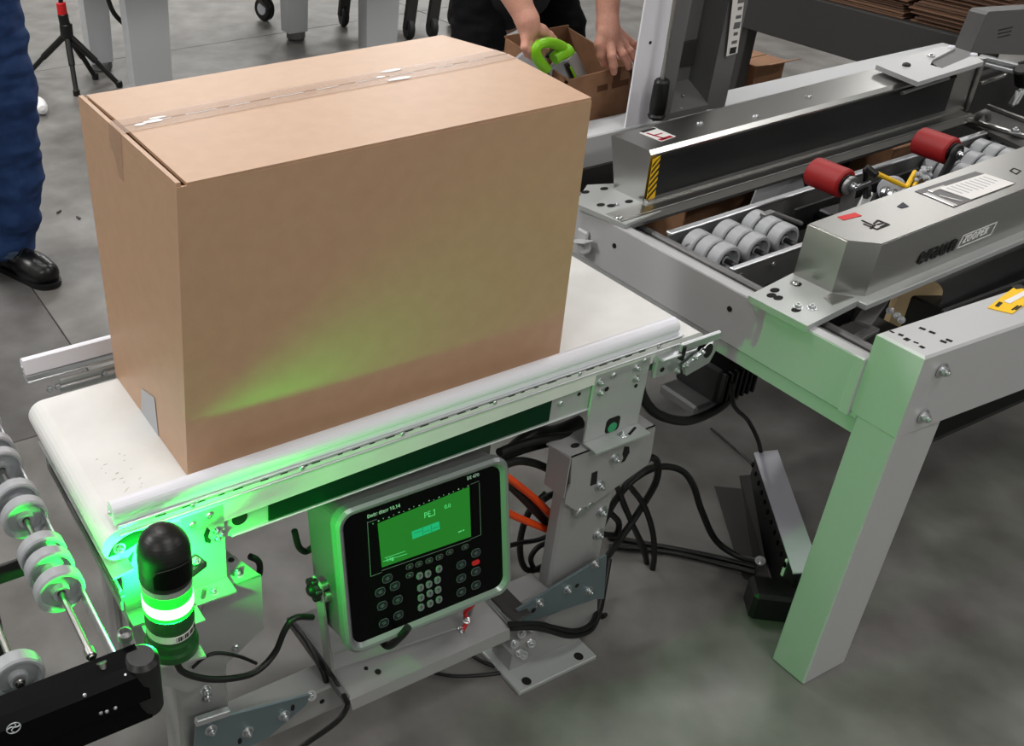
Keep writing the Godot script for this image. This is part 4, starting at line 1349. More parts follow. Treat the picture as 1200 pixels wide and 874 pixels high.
# ------------------------------------------------------------------ the big taped carton
func build_carton() -> void:
	var root := thing("cardboard_carton", "large brown taped cardboard carton standing on the white belt", "carton", Vector3(0.82, 0.7203, -1.36))
	var y0 := 0.7203
	var s := st()
	hexa(s, [Vector3(0.458, y0, -1.191), Vector3(1.184, y0, -1.187), Vector3(1.186, y0, -1.503), Vector3(0.458, y0, -1.507), Vector3(0.4722, 1.179, -1.1968), Vector3(1.1767, 1.179, -1.1948), Vector3(1.1877, 1.179, -1.590), Vector3(0.4731, 1.179, -1.5975)])
	var body := obj("carton_body", s, M.kraft, root)
	s = st()   # the wall tops that the long flaps fold from
	hexa(s, [Vector3(0.4722, 1.177, -1.1968), Vector3(1.1767, 1.177, -1.1948), Vector3(1.1767, 1.177, -1.2), Vector3(0.4722, 1.177, -1.202), Vector3(0.4725, 1.1925, -1.197), Vector3(1.1765, 1.1925, -1.195), Vector3(1.1765, 1.1925, -1.2), Vector3(0.4725, 1.1925, -1.202)])
	obj("wall_fold", s, M.kraft, body)
	s = st()
	hexa(s, [Vector3(0.4731, 1.177, -1.592), Vector3(1.1877, 1.177, -1.585), Vector3(1.1877, 1.177, -1.590), Vector3(0.4731, 1.177, -1.5975), Vector3(0.4735, 1.1925, -1.594), Vector3(1.188, 1.1925, -1.587), Vector3(1.188, 1.1925, -1.592), Vector3(0.4735, 1.1925, -1.60)])
	obj("wall_fold", s, M.kraft, body)
	s = st()
	hexa(s, [Vector3(1.170, 1.177, -1.1948), Vector3(1.1767, 1.177, -1.1948), Vector3(1.1877, 1.177, -1.590), Vector3(1.181, 1.177, -1.590), Vector3(1.170, 1.1915, -1.1948), Vector3(1.1765, 1.1915, -1.1948), Vector3(1.188, 1.1915, -1.592), Vector3(1.181, 1.1915, -1.592)])
	obj("wall_fold", s, M.kraft, body)
	s = st()   # raised fold of the left and right end panels
	hexa(s, [Vector3(0.4722, 1.177, -1.1980), Vector3(0.4815, 1.177, -1.1980), Vector3(0.4825, 1.177, -1.597), Vector3(0.4731, 1.177, -1.597), Vector3(0.4730, 1.1985, -1.200), Vector3(0.4800, 1.1985, -1.200), Vector3(0.4810, 1.1985, -1.597), Vector3(0.4740, 1.1985, -1.597)])
	obj("end_fold", s, M.kraft, body)
	s = st()   # the two long top flaps, slightly bowed, meeting at the taped seam
	flap(s, -1.1975, -1.4272, 0.0)
	obj("top_flap", s, M.kraft, root)
	s = st()
	flap(s, -1.598, -1.4320, 0.0)
	obj("top_flap", s, M.kraft, root)
	s = st()
	for i in 16:
		var x0 := lerpf(0.475, 1.19, i / 16.0)
		var x1 := lerpf(0.475, 1.19, (i + 1) / 16.0)
		var ya := flap_top(x0) + 0.0004
		var yb := flap_top(x1) + 0.0004
		sheet(s, [Vector3(x0, ya, -1.400), Vector3(x1, yb, -1.400), Vector3(x1, yb, -1.458), Vector3(x0, ya, -1.458)], 0.0003)
	sheet(s, [Vector3(0.4722, 1.125, -1.456), Vector3(0.4705, 1.125, -1.402), Vector3(0.4722, 1.2013, -1.402), Vector3(0.4728, 1.2013, -1.456)], 0.0003)
	obj("sealing_tape", s, M.tape, root, "clear tape along the top seam and over the end")
	s = st()
	sheet(s, [Vector3(0.4575, 0.6683, -1.3971), Vector3(0.4575, 0.7188, -1.3072), Vector3(0.4592, 0.7901, -1.3163), Vector3(0.4592, 0.7726, -1.3755)], 0.0004)
	obj("torn_label", s, M.pale_plastic.duplicate(), root, "torn pale tape end low on the end panel")
	s = st()   # worn white scraps on the tape
	for p in [[0.50, 0.52, -1.421, 0.008], [0.517, 0.548, -1.425, 0.013], [0.53, 0.56, -1.435, 0.007], [0.93, 0.985, -1.409, 0.012], [0.945, 0.99, -1.450, 0.010], [0.925, 0.945, -1.430, 0.007]]:
		s = st()
		var n := 7
		var ring := []
		for i in n:
			var a := TAU * i / n
			ring.append(Vector2((p[0] + p[1]) / 2 + (p[1] - p[0]) * 0.5 * cos(a) * (0.8 + 0.3 * rng.randf()), p[2] + p[3] * 0.6 * sin(a) * (0.7 + 0.5 * rng.randf())))
		var yt := flap_top((p[0] + p[1]) / 2) + 0.0006
		yprism(s, ring, yt, yt + 0.0005)
		obj("white_scrap", s, M.white, root)
	for i in 9:   # pale scuffed edges along the open seam
		s = st()
		var x0 := 0.50 + 0.075 * i + rng.randf() * 0.02
		bar(s, Vector3(x0, flap_top(x0) + 0.0006, -1.4262), Vector3(x0 + 0.03 + rng.randf() * 0.03, flap_top(x0 + 0.04) + 0.0006, -1.4262), 0.0018, 0.0006, 0.0)
		obj("scuffed_edge", s, M.paper, root)


func flap_top(x: float) -> float:
	var t := clampf((x - 0.4865) / 0.7075, 0.0, 1.0)
	return 1.1932 + 0.0052 + 0.0012 + 0.0022 * sin(t * PI) + 0.004 * pow(t, 6)


func flap(s: SurfaceTool, z0: float, z1: float, _lift: float) -> void:
	# sheet from the outer fold z0 to the seam z1; the right end rises a little
	var n := 10
	var f := func(i: int, k: int) -> Vector3:
		var t := float(i) / n
		var x := lerpf(0.4875, 1.177 + 0.017 * k, t)
		var y := 1.1918 + 0.0026 * k + 0.0022 * sin(t * PI) * k + 0.004 * pow(t, 6) * k
		return Vector3(x, y, z0 if k == 0 else z1)
	var up := Vector3(0, 0.0052, 0)
	for i in n:
		var p := [f.call(i, 0), f.call(i + 1, 0), f.call(i + 1, 1), f.call(i, 1)]
		if z1 > z0:
			p = [p[3], p[2], p[1], p[0]]
		hexa(s, [p[0], p[1], p[2], p[3], p[0] + up, p[1] + up, p[2] + up, p[3] + up])


# ------------------------------------------------------------------ weighing terminal
var face := Transform3D()


func build_terminal() -> void:
	var root := thing("weighing_terminal", "weighing terminal with lit green screen and black keypad under the belt", "terminal", Vector3(0.80, 0.206, -1.1))
	face = Transform3D(Basis(Vector3(0.9999, -0.0159, 0.0037), Vector3(0.0164, 0.9742, -0.2249), Vector3(0.0000, 0.2250, 0.9744)).orthonormalized(), Vector3(0.8352, 0.4943, -1.0696))
	var s := st()
	var w := 0.3449
	var h := 0.2742
	# housing: a tapered box behind the bezel
	var back := Transform3D(face.basis, face * Vector3(0, 0.0, -0.105))
	prism(s, rounded(w - 0.012, h - 0.012, 0.022, 6), 0.098, back)
	obj("housing", s, M.satin, root)
	s = st()   # bezel: a rounded ring lofted round the face
	var rings := [[0.0, -0.012], [0.0, 0.004], [0.005, 0.009], [0.010, 0.008], [0.014, 0.003], [0.016, 0.0005]]
	for i in rings.size() - 1:
		var a := rounded(w - 2 * rings[i][0], h - 2 * rings[i][0], 0.030 - rings[i][0] * 0.6, 8)
		var b := rounded(w - 2 * rings[i + 1][0], h - 2 * rings[i + 1][0], 0.030 - rings[i + 1][0] * 0.6, 8)
		for j in a.size():
			var k: int = (j + 1) % a.size()
			quad(s, face * Vector3(a[j].x, a[j].y, rings[i][1]), face * Vector3(a[k].x, a[k].y, rings[i][1]), face * Vector3(b[k].x, b[k].y, rings[i + 1][1]), face * Vector3(b[j].x, b[j].y, rings[i + 1][1]))
	obj("bezel", s, M.bezel, root, "grey rounded bezel")
	s = st()
	prism(s, rounded(w - 0.030, h - 0.030, 0.020, 8), 0.004, face.translated_local(Vector3(0, 0, -0.003)))
	var pl := obj("keypad_panel", s, M.black_gloss, root, "glossy black keypad panel")
	# the screen and what it shows
	s = st()
	poly(s, [Vector2(-0.0927, 0.0905), Vector2(-0.0908, 0.0072), Vector2(0.0902, 0.0017), Vector2(0.0910, 0.0981)], 0.001, 0.0015)
	var scr := obj("screen", s, M.screen, root, "lit green screen")
	s = st()
	poly(s, [Vector2(-0.0292, 0.0538), Vector2(-0.0285, 0.0388), Vector2(0.0270, 0.0391), Vector2(0.0261, 0.0542)], 0.0025, 0.0004)
	var bx_ := obj("screen_field", s, M.screen_lit, scr)
	s = st()
	for p in [[Vector2(-0.0078, 0.0529), Vector2(-0.0076, 0.0405)], [Vector2(0.0095, 0.0534), Vector2(0.0097, 0.0401)], [Vector2(-0.0252, 0.0492), Vector2(-0.0098, 0.0487)], [Vector2(-0.0049, 0.0445), Vector2(0.0072, 0.0443)], [Vector2(0.0125, 0.0450), Vector2(0.0230, 0.0454)]]:
		stroke(s, p[0], p[1], 0.0009, 0.0030)
	obj("field_print", s, M.screen, bx_)
	text_face(scr, "PE 1", 0.010, Vector2(-0.0016, 0.0703), M.screen_ink, 0.0025)
	text_face(scr, "0.0", 0.007, Vector2(0.0385, 0.0738), M.screen_ink, 0.0025)
	s = st()
	stroke(s, Vector2(0.0053, 0.0696), Vector2(0.0191, 0.0698), 0.0012, 0.0026)
	stroke(s, Vector2(-0.0846, 0.0230), Vector2(-0.0442, 0.0214), 0.0008, 0.0026)
	stroke(s, Vector2(-0.0884, 0.0178), Vector2(-0.0412, 0.0154), 0.0008, 0.0026)
	for p in [[Vector2(0.0640, 0.0194), Vector2(0.0712, 0.0202)], [Vector2(0.0730, 0.0196), Vector2(0.0766, 0.0200)]]:
		stroke(s, p[0], p[1], 0.002, 0.0026)
	obj("screen_line", s, M.screen_ink, scr)
	text_face(scr, "1:kg", 0.006, Vector2(-0.0819, 0.0146), M.screen_ink, 0.0025)
	s = st()   # dotted status line along the screen's top edge
	for i in 20:
		var t := i / 19.0
		var p := (Vector2(-0.1022, 0.0938)).lerp(Vector2(0.0875, 0.1000), t) + Vector2(0, 0.001 * (i % 3))
		stroke(s, p, p + Vector2(0.001 + 0.0016 * (i % 2), 0.0), 0.0016, 0.0022)
	var stl := obj("status_mark", s, M.silver_ink, pl)
	stl.set_meta("kind", "stuff")
	text_face(pl, "Dwtr: dterr 10.14", 0.0062, Vector2(-0.1110, 0.1064), M.silver_ink, 0.0015)
	text_face(pl, "DE 470", 0.006, Vector2(0.0880, 0.1121), M.silver_ink, 0.0015)
	# printed frame round the display
	s = st()
	for p in [[Vector2(-0.1115, 0.1002), Vector2(-0.1133, -0.0025)], [Vector2(-0.1133, -0.0025), Vector2(-0.0916, -0.0024)], [Vector2(-0.0913, 0.0008), Vector2(0.0899, -0.0050)], [Vector2(0.0900, -0.0033), Vector2(0.1119, -0.0026)], [Vector2(0.1119, -0.0026), Vector2(0.1125, 0.0992)], [Vector2(-0.1116, 0.0987), Vector2(-0.0937, 0.0988)], [Vector2(0.0947, 0.1018), Vector2(0.1126, 0.1025)]]:
		stroke(s, p[0], p[1], 0.0008, 0.0015)
	obj("display_outline", s, M.key, pl)
	# keys
	for p in [Vector2(-0.0187, -0.0365), Vector2(-0.0018, -0.0389), Vector2(0.0212, -0.0378), Vector2(-0.0184, -0.0604), Vector2(-0.0008, -0.0602), Vector2(0.0170, -0.0585), Vector2(-0.0185, -0.0802), Vector2(-0.0002, -0.0787), Vector2(0.0170, -0.0781), Vector2(-0.0197, -0.0994), Vector2(-0.0007, -0.0991), Vector2(0.0178, -0.0983)]:
		key(pl, p, 0.0125, 0.0135, M.key, "number_key")
	for p in [Vector2(-0.0983, -0.0376), Vector2(-0.0691, -0.0372), Vector2(-0.0964, -0.0653), Vector2(-0.0657, -0.0659), Vector2(-0.0957, -0.1001), Vector2(-0.0662, -0.0965), Vector2(0.0673, -0.0458), Vector2(0.0660, -0.0730), Vector2(0.0646, -0.1004), Vector2(0.0990, -0.0339), Vector2(0.0974, -0.0709), Vector2(0.0963, -0.0985), Vector2(-0.0826, -0.0174)]:
		key(pl, p, 0.019, 0.015, M.blue_key, "soft_key")
	key(pl, Vector2(0.0982, -0.0533), 0.016, 0.009, M.red, "red_key", "small red stop key")
	for p in [Vector2(-0.0378, -0.0108), Vector2(-0.0389, -0.0272), Vector2(-0.0189, -0.0128), Vector2(0.0020, -0.0138), Vector2(0.0445, -0.0124), Vector2(0.0768, -0.0139), Vector2(0.0231, -0.0147)]:
		key(pl, p, 0.014, 0.009, M.key_dark, "function_key")
	# swivel bracket and clamping knob
	s = st()
	var hx: Vector3 = face.basis.x
	bar(s, Vector3(0.6498, 0.4736, -1.12), Vector3(0.6774, 0.2498, -1.12), 0.005, 0.028, 0.001, Vector3(0, 0, 1))
	bar(s, Vector3(0.6773, 0.2543, -1.12), Vector3(0.95, 0.22, -1.12), 0.03, 0.005)
	bar(s, face * Vector3(w / 2 + 0.012, -0.01, -0.05), Vector3(1.0, 0.21, -1.14), 0.005, 0.028, 0.001, Vector3(0, 0, 1))
	var br := obj("swivel_bracket", s, M.grey_paint, root)
	s = st()
	var kc: Vector3 = Vector3(0.6534, 0.4561, -1.12)
	var kd := -hx
	var prof := [Vector2(0, 0), Vector2(0.016, 0), Vector2(0.018, 0.004), Vector2(0.018, 0.010), Vector2(0.012, 0.014), Vector2(0.008, 0.018), Vector2(0, 0.018)]
	lathe(s, prof, Transform3D(frame(kd), kc + kd * 0.004), 8)
	for i in 5:
		var a := TAU * i / 5.0
		var fb := frame(kd)
		var e: Vector3 = kc + kd * 0.004 + (fb.x * cos(a) + fb.z * sin(a)) * 0.015
		cyl(s, e, e + kd * 0.012, 0.007, 10, 0.002)
	obj("clamp_knob", s, M.black, br, "black star-shaped clamp knob")
	s = st()
	cyl(s, kc - kd * 0.03, kc + kd * 0.006, 0.008, 12)
	cyl(s, Vector3(0.6679, 0.4401, -1.11) - kd * 0.002, Vector3(0.6679, 0.4401, -1.11) + kd * 0.012, 0.010, 12, 0.002)
	obj("clamp_stud", s, M.steel, br)
	hole(br, Vector3(0.6605, 0.4047, -1.1195), -hx, 0.005)
	s = st()   # cable gland and foot under the housing
	cyl(s, face * Vector3(-0.05, -h / 2 + 0.01, -0.05), face * Vector3(-0.05, -h / 2 - 0.03, -0.05), 0.014, 14, 0.002)
	cyl(s, face * Vector3(-0.015, -h / 2 + 0.01, -0.05), face * Vector3(-0.015, -h / 2 - 0.02, -0.05), 0.012, 14, 0.002)
	cyl(s, face * Vector3(-0.10, -h / 2 + 0.01, -0.03), face * Vector3(-0.10, -h / 2 - 0.015, -0.03), 0.012, 14, 0.002)
	obj("cable_gland", s, M.black, root)


func poly(s: SurfaceTool, p: Array, z: float, d: float) -> void:
	prism(s, p, d, face.translated_local(Vector3(0, 0, z)))


func stroke(s: SurfaceTool, a: Vector2, b: Vector2, w: float, z: float) -> void:
	bar(s, face * Vector3(a.x, a.y, z), face * Vector3(b.x, b.y, z), w, 0.0004, 0.0, face.basis.z)


func text_face(parent: Node3D, words: String, hgt: float, p: Vector2, m: Material, z: float) -> void:
	var t := text(parent, words, hgt, Transform3D(face.basis, face * Vector3(p.x, p.y, z)), m)
	var wide: float = t.mesh.get_aabb().size.x
	t.position += face.basis.x * wide / 2.0 + face.basis.y * hgt * 0.45


func key(parent: Node3D, p: Vector2, w: float, h: float, m: Material, called: String, label := "") -> void:
	var s := st()
	prism(s, rounded(w, h, h * 0.38, 4), 0.0018, face.translated_local(Vector3(p.x, p.y, 0.001)))
	var k := obj(called, s, m, parent, label)
	s = st()
	if called == "number_key":
		stroke(s, p + Vector2(-0.002, 0.002), p + Vector2(0.002, 0.002), 0.0011, 0.003)
		stroke(s, p + Vector2(0.002, 0.002), p + Vector2(-0.001, -0.003), 0.0011, 0.003)
		obj("key_mark", s, M.ink, k)
	elif called == "soft_key" or called == "function_key":
		var q := rounded(w, h, h * 0.38, 2)
		for i in q.size():
			stroke(s, p + q[i], p + q[(i + 1) % q.size()], 0.0005, 0.0027)
		stroke(s, p + Vector2(-w * 0.2, 0), p + Vector2(w * 0.15, h * 0.15), 0.0008, 0.003)
		stroke(s, p + Vector2(-w * 0.1, -h * 0.2), p + Vector2(w * 0.2, -h * 0.05), 0.0008, 0.003)
		obj("key_mark", s, M.key, k)


# ------------------------------------------------------------------ signal beacon
func build_beacon() -> void:
	var root := thing("signal_beacon", "black-capped signal beacon glowing green at the near left corner of the conveyor", "beacon", Vector3(0.357, 0.55, -1.04))
	var o := Transform3D(Basis(), Vector3(0.357, 0, -1.04))
	var s := st()
	yprism(s, [Vector2(0.3328, -1.087), Vector2(0.3259, -1.0096), Vector2(0.3925, -0.9955), Vector2(0.3934, -1.0469)], 0.546, 0.550)
	sheet(s, [Vector3(0.33, 0.5485, -1.06), Vector3(0.42, 0.5485, -1.06), Vector3(0.42, 0.5485, -1.115), Vector3(0.33, 0.5485, -1.115)], 0.0025)
	obj("mounting_plate", s, M.plate, root)
	s = st()
	lathe(s, [Vector2(0, 0.55), Vector2(0.040, 0.55), Vector2(0.040, 0.562), Vector2(0.037, 0.566), Vector2(0.037, 0.578), Vector2(0.035, 0.582), Vector2(0.035, 0.604), Vector2(0.0365, 0.606), Vector2(0.0365, 0.630), Vector2(0.0, 0.631)], o, 36)
	obj("beacon_base", s, mat(Color(0.03, 0.30, 0.09), 0.35), root, "dark green moulded base")
	s = st()
	lathe(s, [Vector2(0.0352, 0.588), Vector2(0.0356, 0.5885), Vector2(0.0356, 0.601), Vector2(0.0352, 0.6015)], o, 36)
	var tl := obj("type_label", s, M.paper, root)
	s = st()
	for i in 16:
		var a := -0.2 - i * 0.1
		var d := Vector3(cos(a + 1.9), 0, sin(a + 1.9))
		bx(s, o.origin + d * 0.0357 + Vector3(0, 0.595, 0), Vector3(0.0006, 0.008, 0.0008 + 0.0012 * (i % 3)), Basis(Vector3.UP, -(a + 1.9)), 0.0)
	obj("label_print", s, M.ink, tl)
	s = st()
	lathe(s, [Vector2(0.034, 0.630), Vector2(0.0365, 0.632), Vector2(0.0365, 0.645), Vector2(0.0365, 0.660), Vector2(0.0365, 0.676), Vector2(0.034, 0.678)], o, 36)
	obj("lens", s, M.lamp_green, root, "glowing green lens")
	s = st()
	lathe(s, [Vector2(0.0368, 0.638), Vector2(0.0375, 0.640), Vector2(0.0375, 0.656), Vector2(0.0368, 0.658)], o, 36)
	obj("lit_band", s, M.lamp_core, root, "white-hot lit band")
	s = st()
	lathe(s, [Vector2(0.0, 0.678), Vector2(0.0375, 0.678), Vector2(0.0375, 0.688), Vector2(0.034, 0.689)], o, 36)
	obj("collar", s, M.alu, root)
	s = st()
	lathe(s, [Vector2(0.0, 0.689), Vector2(0.0375, 0.689), Vector2(0.0385, 0.692), Vector2(0.038, 0.738)] + dome(0.038, 0.738, 0.039), o, 40)
	var cap := obj("cap", s, M.black, root, "domed black cap")
	s = st()   # recessed lens window of the cap with its visor
	var fwd := Vector3(0.05, 0, 1).normalized()
	var side := fwd.cross(Vector3.UP)
	var rim := []
	for i in 15:   # a curved black pane following the cap, arched at the top
		var u := i / 7.0 - 1.0
		var u2 := (i + 1) / 7.0 - 1.0
		var at := func(t: float, y: float, r: float) -> Vector3: return o.origin + (fwd * cos(t * 0.85) - side * sin(t * 0.85)) * r + Vector3(0, y, 0)
		var top := 0.722 + 0.014 * sqrt(maxf(0.0, 1.0 - u * u))
		var top2 := 0.722 + 0.014 * sqrt(maxf(0.0, 1.0 - u2 * u2))
		rim.append(at.call(u, top, 0.0394))
		if i < 14:
			quad(s, at.call(u, 0.698, 0.0391), at.call(u2, 0.698, 0.0391), at.call(u2, top2, 0.0391), at.call(u, top, 0.0391))
			quad(s, at.call(u, top, 0.0391), at.call(u2, top2, 0.0391), at.call(u2, top2, 0.0365), at.call(u, top, 0.0365))
			quad(s, at.call(u, 0.698, 0.0365), at.call(u2, 0.698, 0.0365), at.call(u2, 0.698, 0.0391), at.call(u, 0.698, 0.0391))
	obj("cap_window", s, M.black_gloss, cap)
	s = st()
	tube(s, rim, 0.0010, 6)
	obj("visor_rim", s, M.deep_grey, cap)
	s = st()   # clamp ear behind the cap
	bar(s, Vector3(0.39, 0.66, -1.06), Vector3(0.425, 0.665, -1.07), 0.03, 0.012, 0.004)
	obj("side_ear", s, mat(Color(0.02, 0.10, 0.05), 0.4), root)
	bolt(root, Vector3(0.413, 0.671, -1.064), Vector3.UP, 0.006)
	var l := OmniLight3D.new()
	l.name = "beacon_light"
	l.light_color = Color(0.06, 1.0, 0.26)
	l.light_energy = BEACON
	l.light_size = 0.012
	l.omni_range = 12.0
	l.omni_attenuation = 2.0
	l.shadow_enabled = true
	root.add_child(l)
	l.position = Vector3(0, 0.657 - 0.55, 0)

const BEACON := 0.42


func dome(r: float, y: float, h: float) -> Array:
	var out := []
	for i in range(1, 13):
		var a := PI / 2.0 * i / 12.0
		out.append(Vector2(r * cos(a), y + h * sin(a)))
	return out


# ------------------------------------------------------------------ skate-wheel conveyor at the left
func build_skate_conveyor() -> void:
	var root := thing("skate_wheel_conveyor", "skate-wheel conveyor with a black side rail at the lower left edge", "conveyor", Vector3(0.1, 0.0, -1.2))
	var s := st()
	var wheel := st()
	lathe(wheel, [Vector2(0.006, -0.010), Vector2(0.012, -0.012), Vector2(0.014, -0.004), Vector2(0.027, -0.003), Vector2(0.0295, -0.011), Vector2(0.033, -0.011), Vector2(0.035, -0.008), Vector2(0.035, 0.008), Vector2(0.033, 0.011), Vector2(0.0295, 0.011), Vector2(0.027, 0.003), Vector2(0.014, 0.004), Vector2(0.012, 0.012), Vector2(0.006, 0.010)], Transform3D(), 32)
	wheel.index()
	var wm := wheel.commit()
	var up := frame(Vector3(0, 0, 1))
	for ax in [0.216, 0.122, 0.03, -0.06]:
		s = st()
		cyl(s, Vector3(ax, 0.69, -1.72), Vector3(ax, 0.69, -0.945), 0.0048, 12)
		var a := obj("axle", s, M.steel, root)
		var zs := [-1.085, -1.13, -1.165, -1.255, -1.30, -1.39, -1.435, -1.52, -1.60]
		if ax == 0.122:
			zs = [-0.965, -1.39, -1.45, -1.52, -1.58]
		elif ax < 0.1:
			zs = [-0.99, -1.08, -1.18, -1.28, -1.38, -1.5]
		for z in zs:
			inst("skate_wheel", wm, M.wheel, a, Transform3D(up, Vector3(ax, 0.69, z)))
		s = st()
		cyl(s, Vector3(ax, 0.69, -0.962), Vector3(ax, 0.69, -0.948), 0.0075, 14, 0.001)
		obj("axle_sleeve", s, M.steel, a)
	s = st()   # flat end bar that ties the axle ends together
	bar(s, Vector3(0.246, 0.676, -1.74), Vector3(0.244, 0.676, -0.90), 0.004, 0.028, 0.001)
	obj("end_bar", s, M.alu, root)
	for z in [-1.19, -1.70]:
		s = st()
		bar(s, Vector3(-0.2, 0.655, z), Vector3(0.235, 0.655, z), 0.006, 0.034, 0.001)
		obj("cross_bar", s, M.black, root)
	# black moulded side rail in front with its rounded corner
	s = st()
	prism(s, [Vector2(-0.934, 0.700), Vector2(-0.908, 0.694), Vector2(-0.894, 0.684), Vector2(-0.887, 0.645), Vector2(-0.895, 0.635), Vector2(-0.889, 0.606), Vector2(-0.90, 0.596), Vector2(-0.925, 0.598), Vector2(-0.934, 0.615)], 0.47, Transform3D(Basis(Vector3(0, 0, 1), Vector3.UP, Vector3(-1, 0, 0)), Vector3(0.27, 0, 0)))
	var rail := obj("side_rail", s, M.black_gloss, root, "black moulded side rail")
	s = st()
	cyl(s, Vector3(0.27, 0.60, -0.914), Vector3(0.27, 0.698, -0.914), 0.024, 24, 0.006)
	obj("rail_corner", s, M.black, rail)
	s = st()
	lathe(s, [Vector2(0.008, 0), Vector2(0.010, 0.002), Vector2(0.010, 0.012), Vector2(0.007, 0.014), Vector2(0.005, 0.008), Vector2(0, 0.008)], Transform3D(Basis(), Vector3(0.262, 0.702, -0.945)), 18)
	obj("rail_eye", s, M.steel_dark, rail)
	s = st()
	bar(s, Vector3(0.2555, 0.66, -0.9353), Vector3(0.2597, 0.66, -0.9062), 0.014, 0.004)
	obj("label_strip", s, M.paper, rail)
	s = st()
	lathe(s, [Vector2(0, 0), Vector2(0.007, 0), Vector2(0.006, 0.012), Vector2(0.003, 0.03), Vector2(0, 0.032)], Transform3D(frame(Vector3(0, -1, 0.5)), Vector3(0.2218, 0.7, -0.9248)), 12)
	obj("steel_pin", s, M.steel, rail)
	s = st()   # round white emblem on the rail: a ring with a curl across it
	var c: Vector3 = Vector3(0.0958, 0.6956, -0.883)
	var ring := []
	for i in 25:
		ring.append(c + Vector3(cos(TAU * i / 24.0), sin(TAU * i / 24.0), 0) * 0.0085)
	tube(s, ring, 0.0006, 6)
	tube(s, smooth([c + Vector3(-0.008, 0.001, 0), c + Vector3(-0.003, 0.003, 0), c + Vector3(0.003, 0.0, 0), c + Vector3(0.008, 0.001, 0)], 4), 0.0007, 6)
	tube(s, smooth([c + Vector3(0.001, 0.008, 0), c + Vector3(0.003, 0.003, 0), c + Vector3(-0.003, -0.002, 0), c + Vector3(0.0, -0.008, 0)], 4), 0.0006, 6)
	obj("round_emblem", s, M.silver_ink, rail)
	for p in [Vector3(0.1857, 0.7016, -0.885), Vector3(0.2107, 0.6538, -0.888), Vector3(0.2029, 0.6551, -0.888), Vector3(0.2221, 0.6536, -0.888)]:
		screw(rail, p, Vector3(0, 0, 1), 0.0028)
	# legs below the frame
	for x in [-0.15, 0.18]:
		s = st()
		cyl(s, Vector3(x, 0.0, -1.6), Vector3(x, 0.66, -1.6), 0.014, 14)
		cyl(s, Vector3(x - 0.05, 0.0, -0.93), Vector3(x - 0.05, 0.58, -0.93), 0.014, 14)
		obj("leg", s, M.black, root)


# ------------------------------------------------------------------ steel-covered unit on the floor
func build_foot_box() -> void:
	var root := thing("floor_sensor_bar", "dark bar-shaped unit with a brushed steel cover lying on the floor behind the thick leg", "floor unit", Vector3(1.9, 0, -1.15))
	var d := Vector3(-0.265, 0, 0.34).normalized()
	var w := Vector3(d.z, 0, -d.x) * -1.0
	w = Vector3(0.79, 0, 0.61)
	var a := Vector3(2.0, 0.0, -1.30)
	var b := a + d * 0.425
	var h := Vector3(0, 0.12, 0)
	var t := Vector3(0, 0.004, 0)
	var k := Vector3(0, 0.014, 0)
	var s := st()
	var wv := w * 0.052
	hexa(s, [b + h, b + wv + h + k, a + wv + h + k, a + h, b + h + t, b + wv + h + t + k, a + wv + h + t + k, a + h + t])
	hexa(s, [b + wv * 0.94 + h * 0.2, b + wv + h * 0.2, a + wv + h * 0.2, a + wv * 0.94 + h * 0.2, b + wv * 0.94 + h, b + wv + h, a + wv + h, a + wv * 0.94 + h])
	obj("steel_cover", s, mat(Color(0.80, 0.80, 0.84), 0.45, 0.1), root, "pale steel cover")
	s = st()
	var i := wv * 0.12
	hexa(s, [b + i, b + wv * 0.9, a + wv * 0.9, a + i, b + i + h, b + wv * 0.9 + h, a + wv * 0.9 + h, a + i + h])
	var body := obj("body", s, M.black, root)
	for n in 11:
		s = st()
		var p := a.lerp(b, (n + 0.7) / 12.0) + h * 0.86 - w * 0.001
		cyl(s, p, p - w * 0.005, 0.007, 10, 0.002)
		obj("side_stud", s, M.black_gloss, body)
	s = st()
	sheet(s, [a - w * 0.07 + t, b - w * 0.06 - d * 0.1 + t, b - d * 0.06 + t, a + t], 0.003)
	sheet(s, [a - w * 0.025 + h * 0.5 + d * 0.02, b - w * 0.03 - d * 0.1, b - d * 0.1 - w * 0.002, a + h * 0.55 - w * 0.002 + d * 0.02], 0.003)
	obj("side_flap", s, M.dark_paint, root)
	s = st()
	bx(s, b + d * 0.005 - w * 0.02 + Vector3(0, 0.045, 0), Vector3(0.07, 0.075, 0.11), Basis(d, Vector3.UP, d.cross(Vector3.UP)), 0.008)
	var pl := obj("plug_block", s, M.black, root)
	bolt(pl, Vector3(1.7469, 0.085, -1.0482), Vector3(-0.5, 0.8, 0.2), 0.009)
	s = st()
	var e: Vector3 = Vector3(1.7845, 0.08, -1.0096)
	bx(s, e, Vector3(0.01, 0.05, 0.012), Basis(d, Vector3.UP, d.cross(Vector3.UP)), 0.003)
	obj("pale_tab", s, M.paper, pl)


# ------------------------------------------------------------------ cables
func cable(label: String, pts: Array, r := 0.006, m: Material = null, called := "black_cable") -> void:
	var base: Vector3 = pts[0]
	for p in pts:
		if p.y < base.y:
			base = p
	var s := st()
	tube(s, smooth(pts, 6), r, 9)
	var o := MeshInstance3D.new()
	o.name = called
	s.index()
	o.mesh = s.commit()
	o.material_override = m if m else M.rubber
	add_child(o, true)
	tag(o, label, "cable")


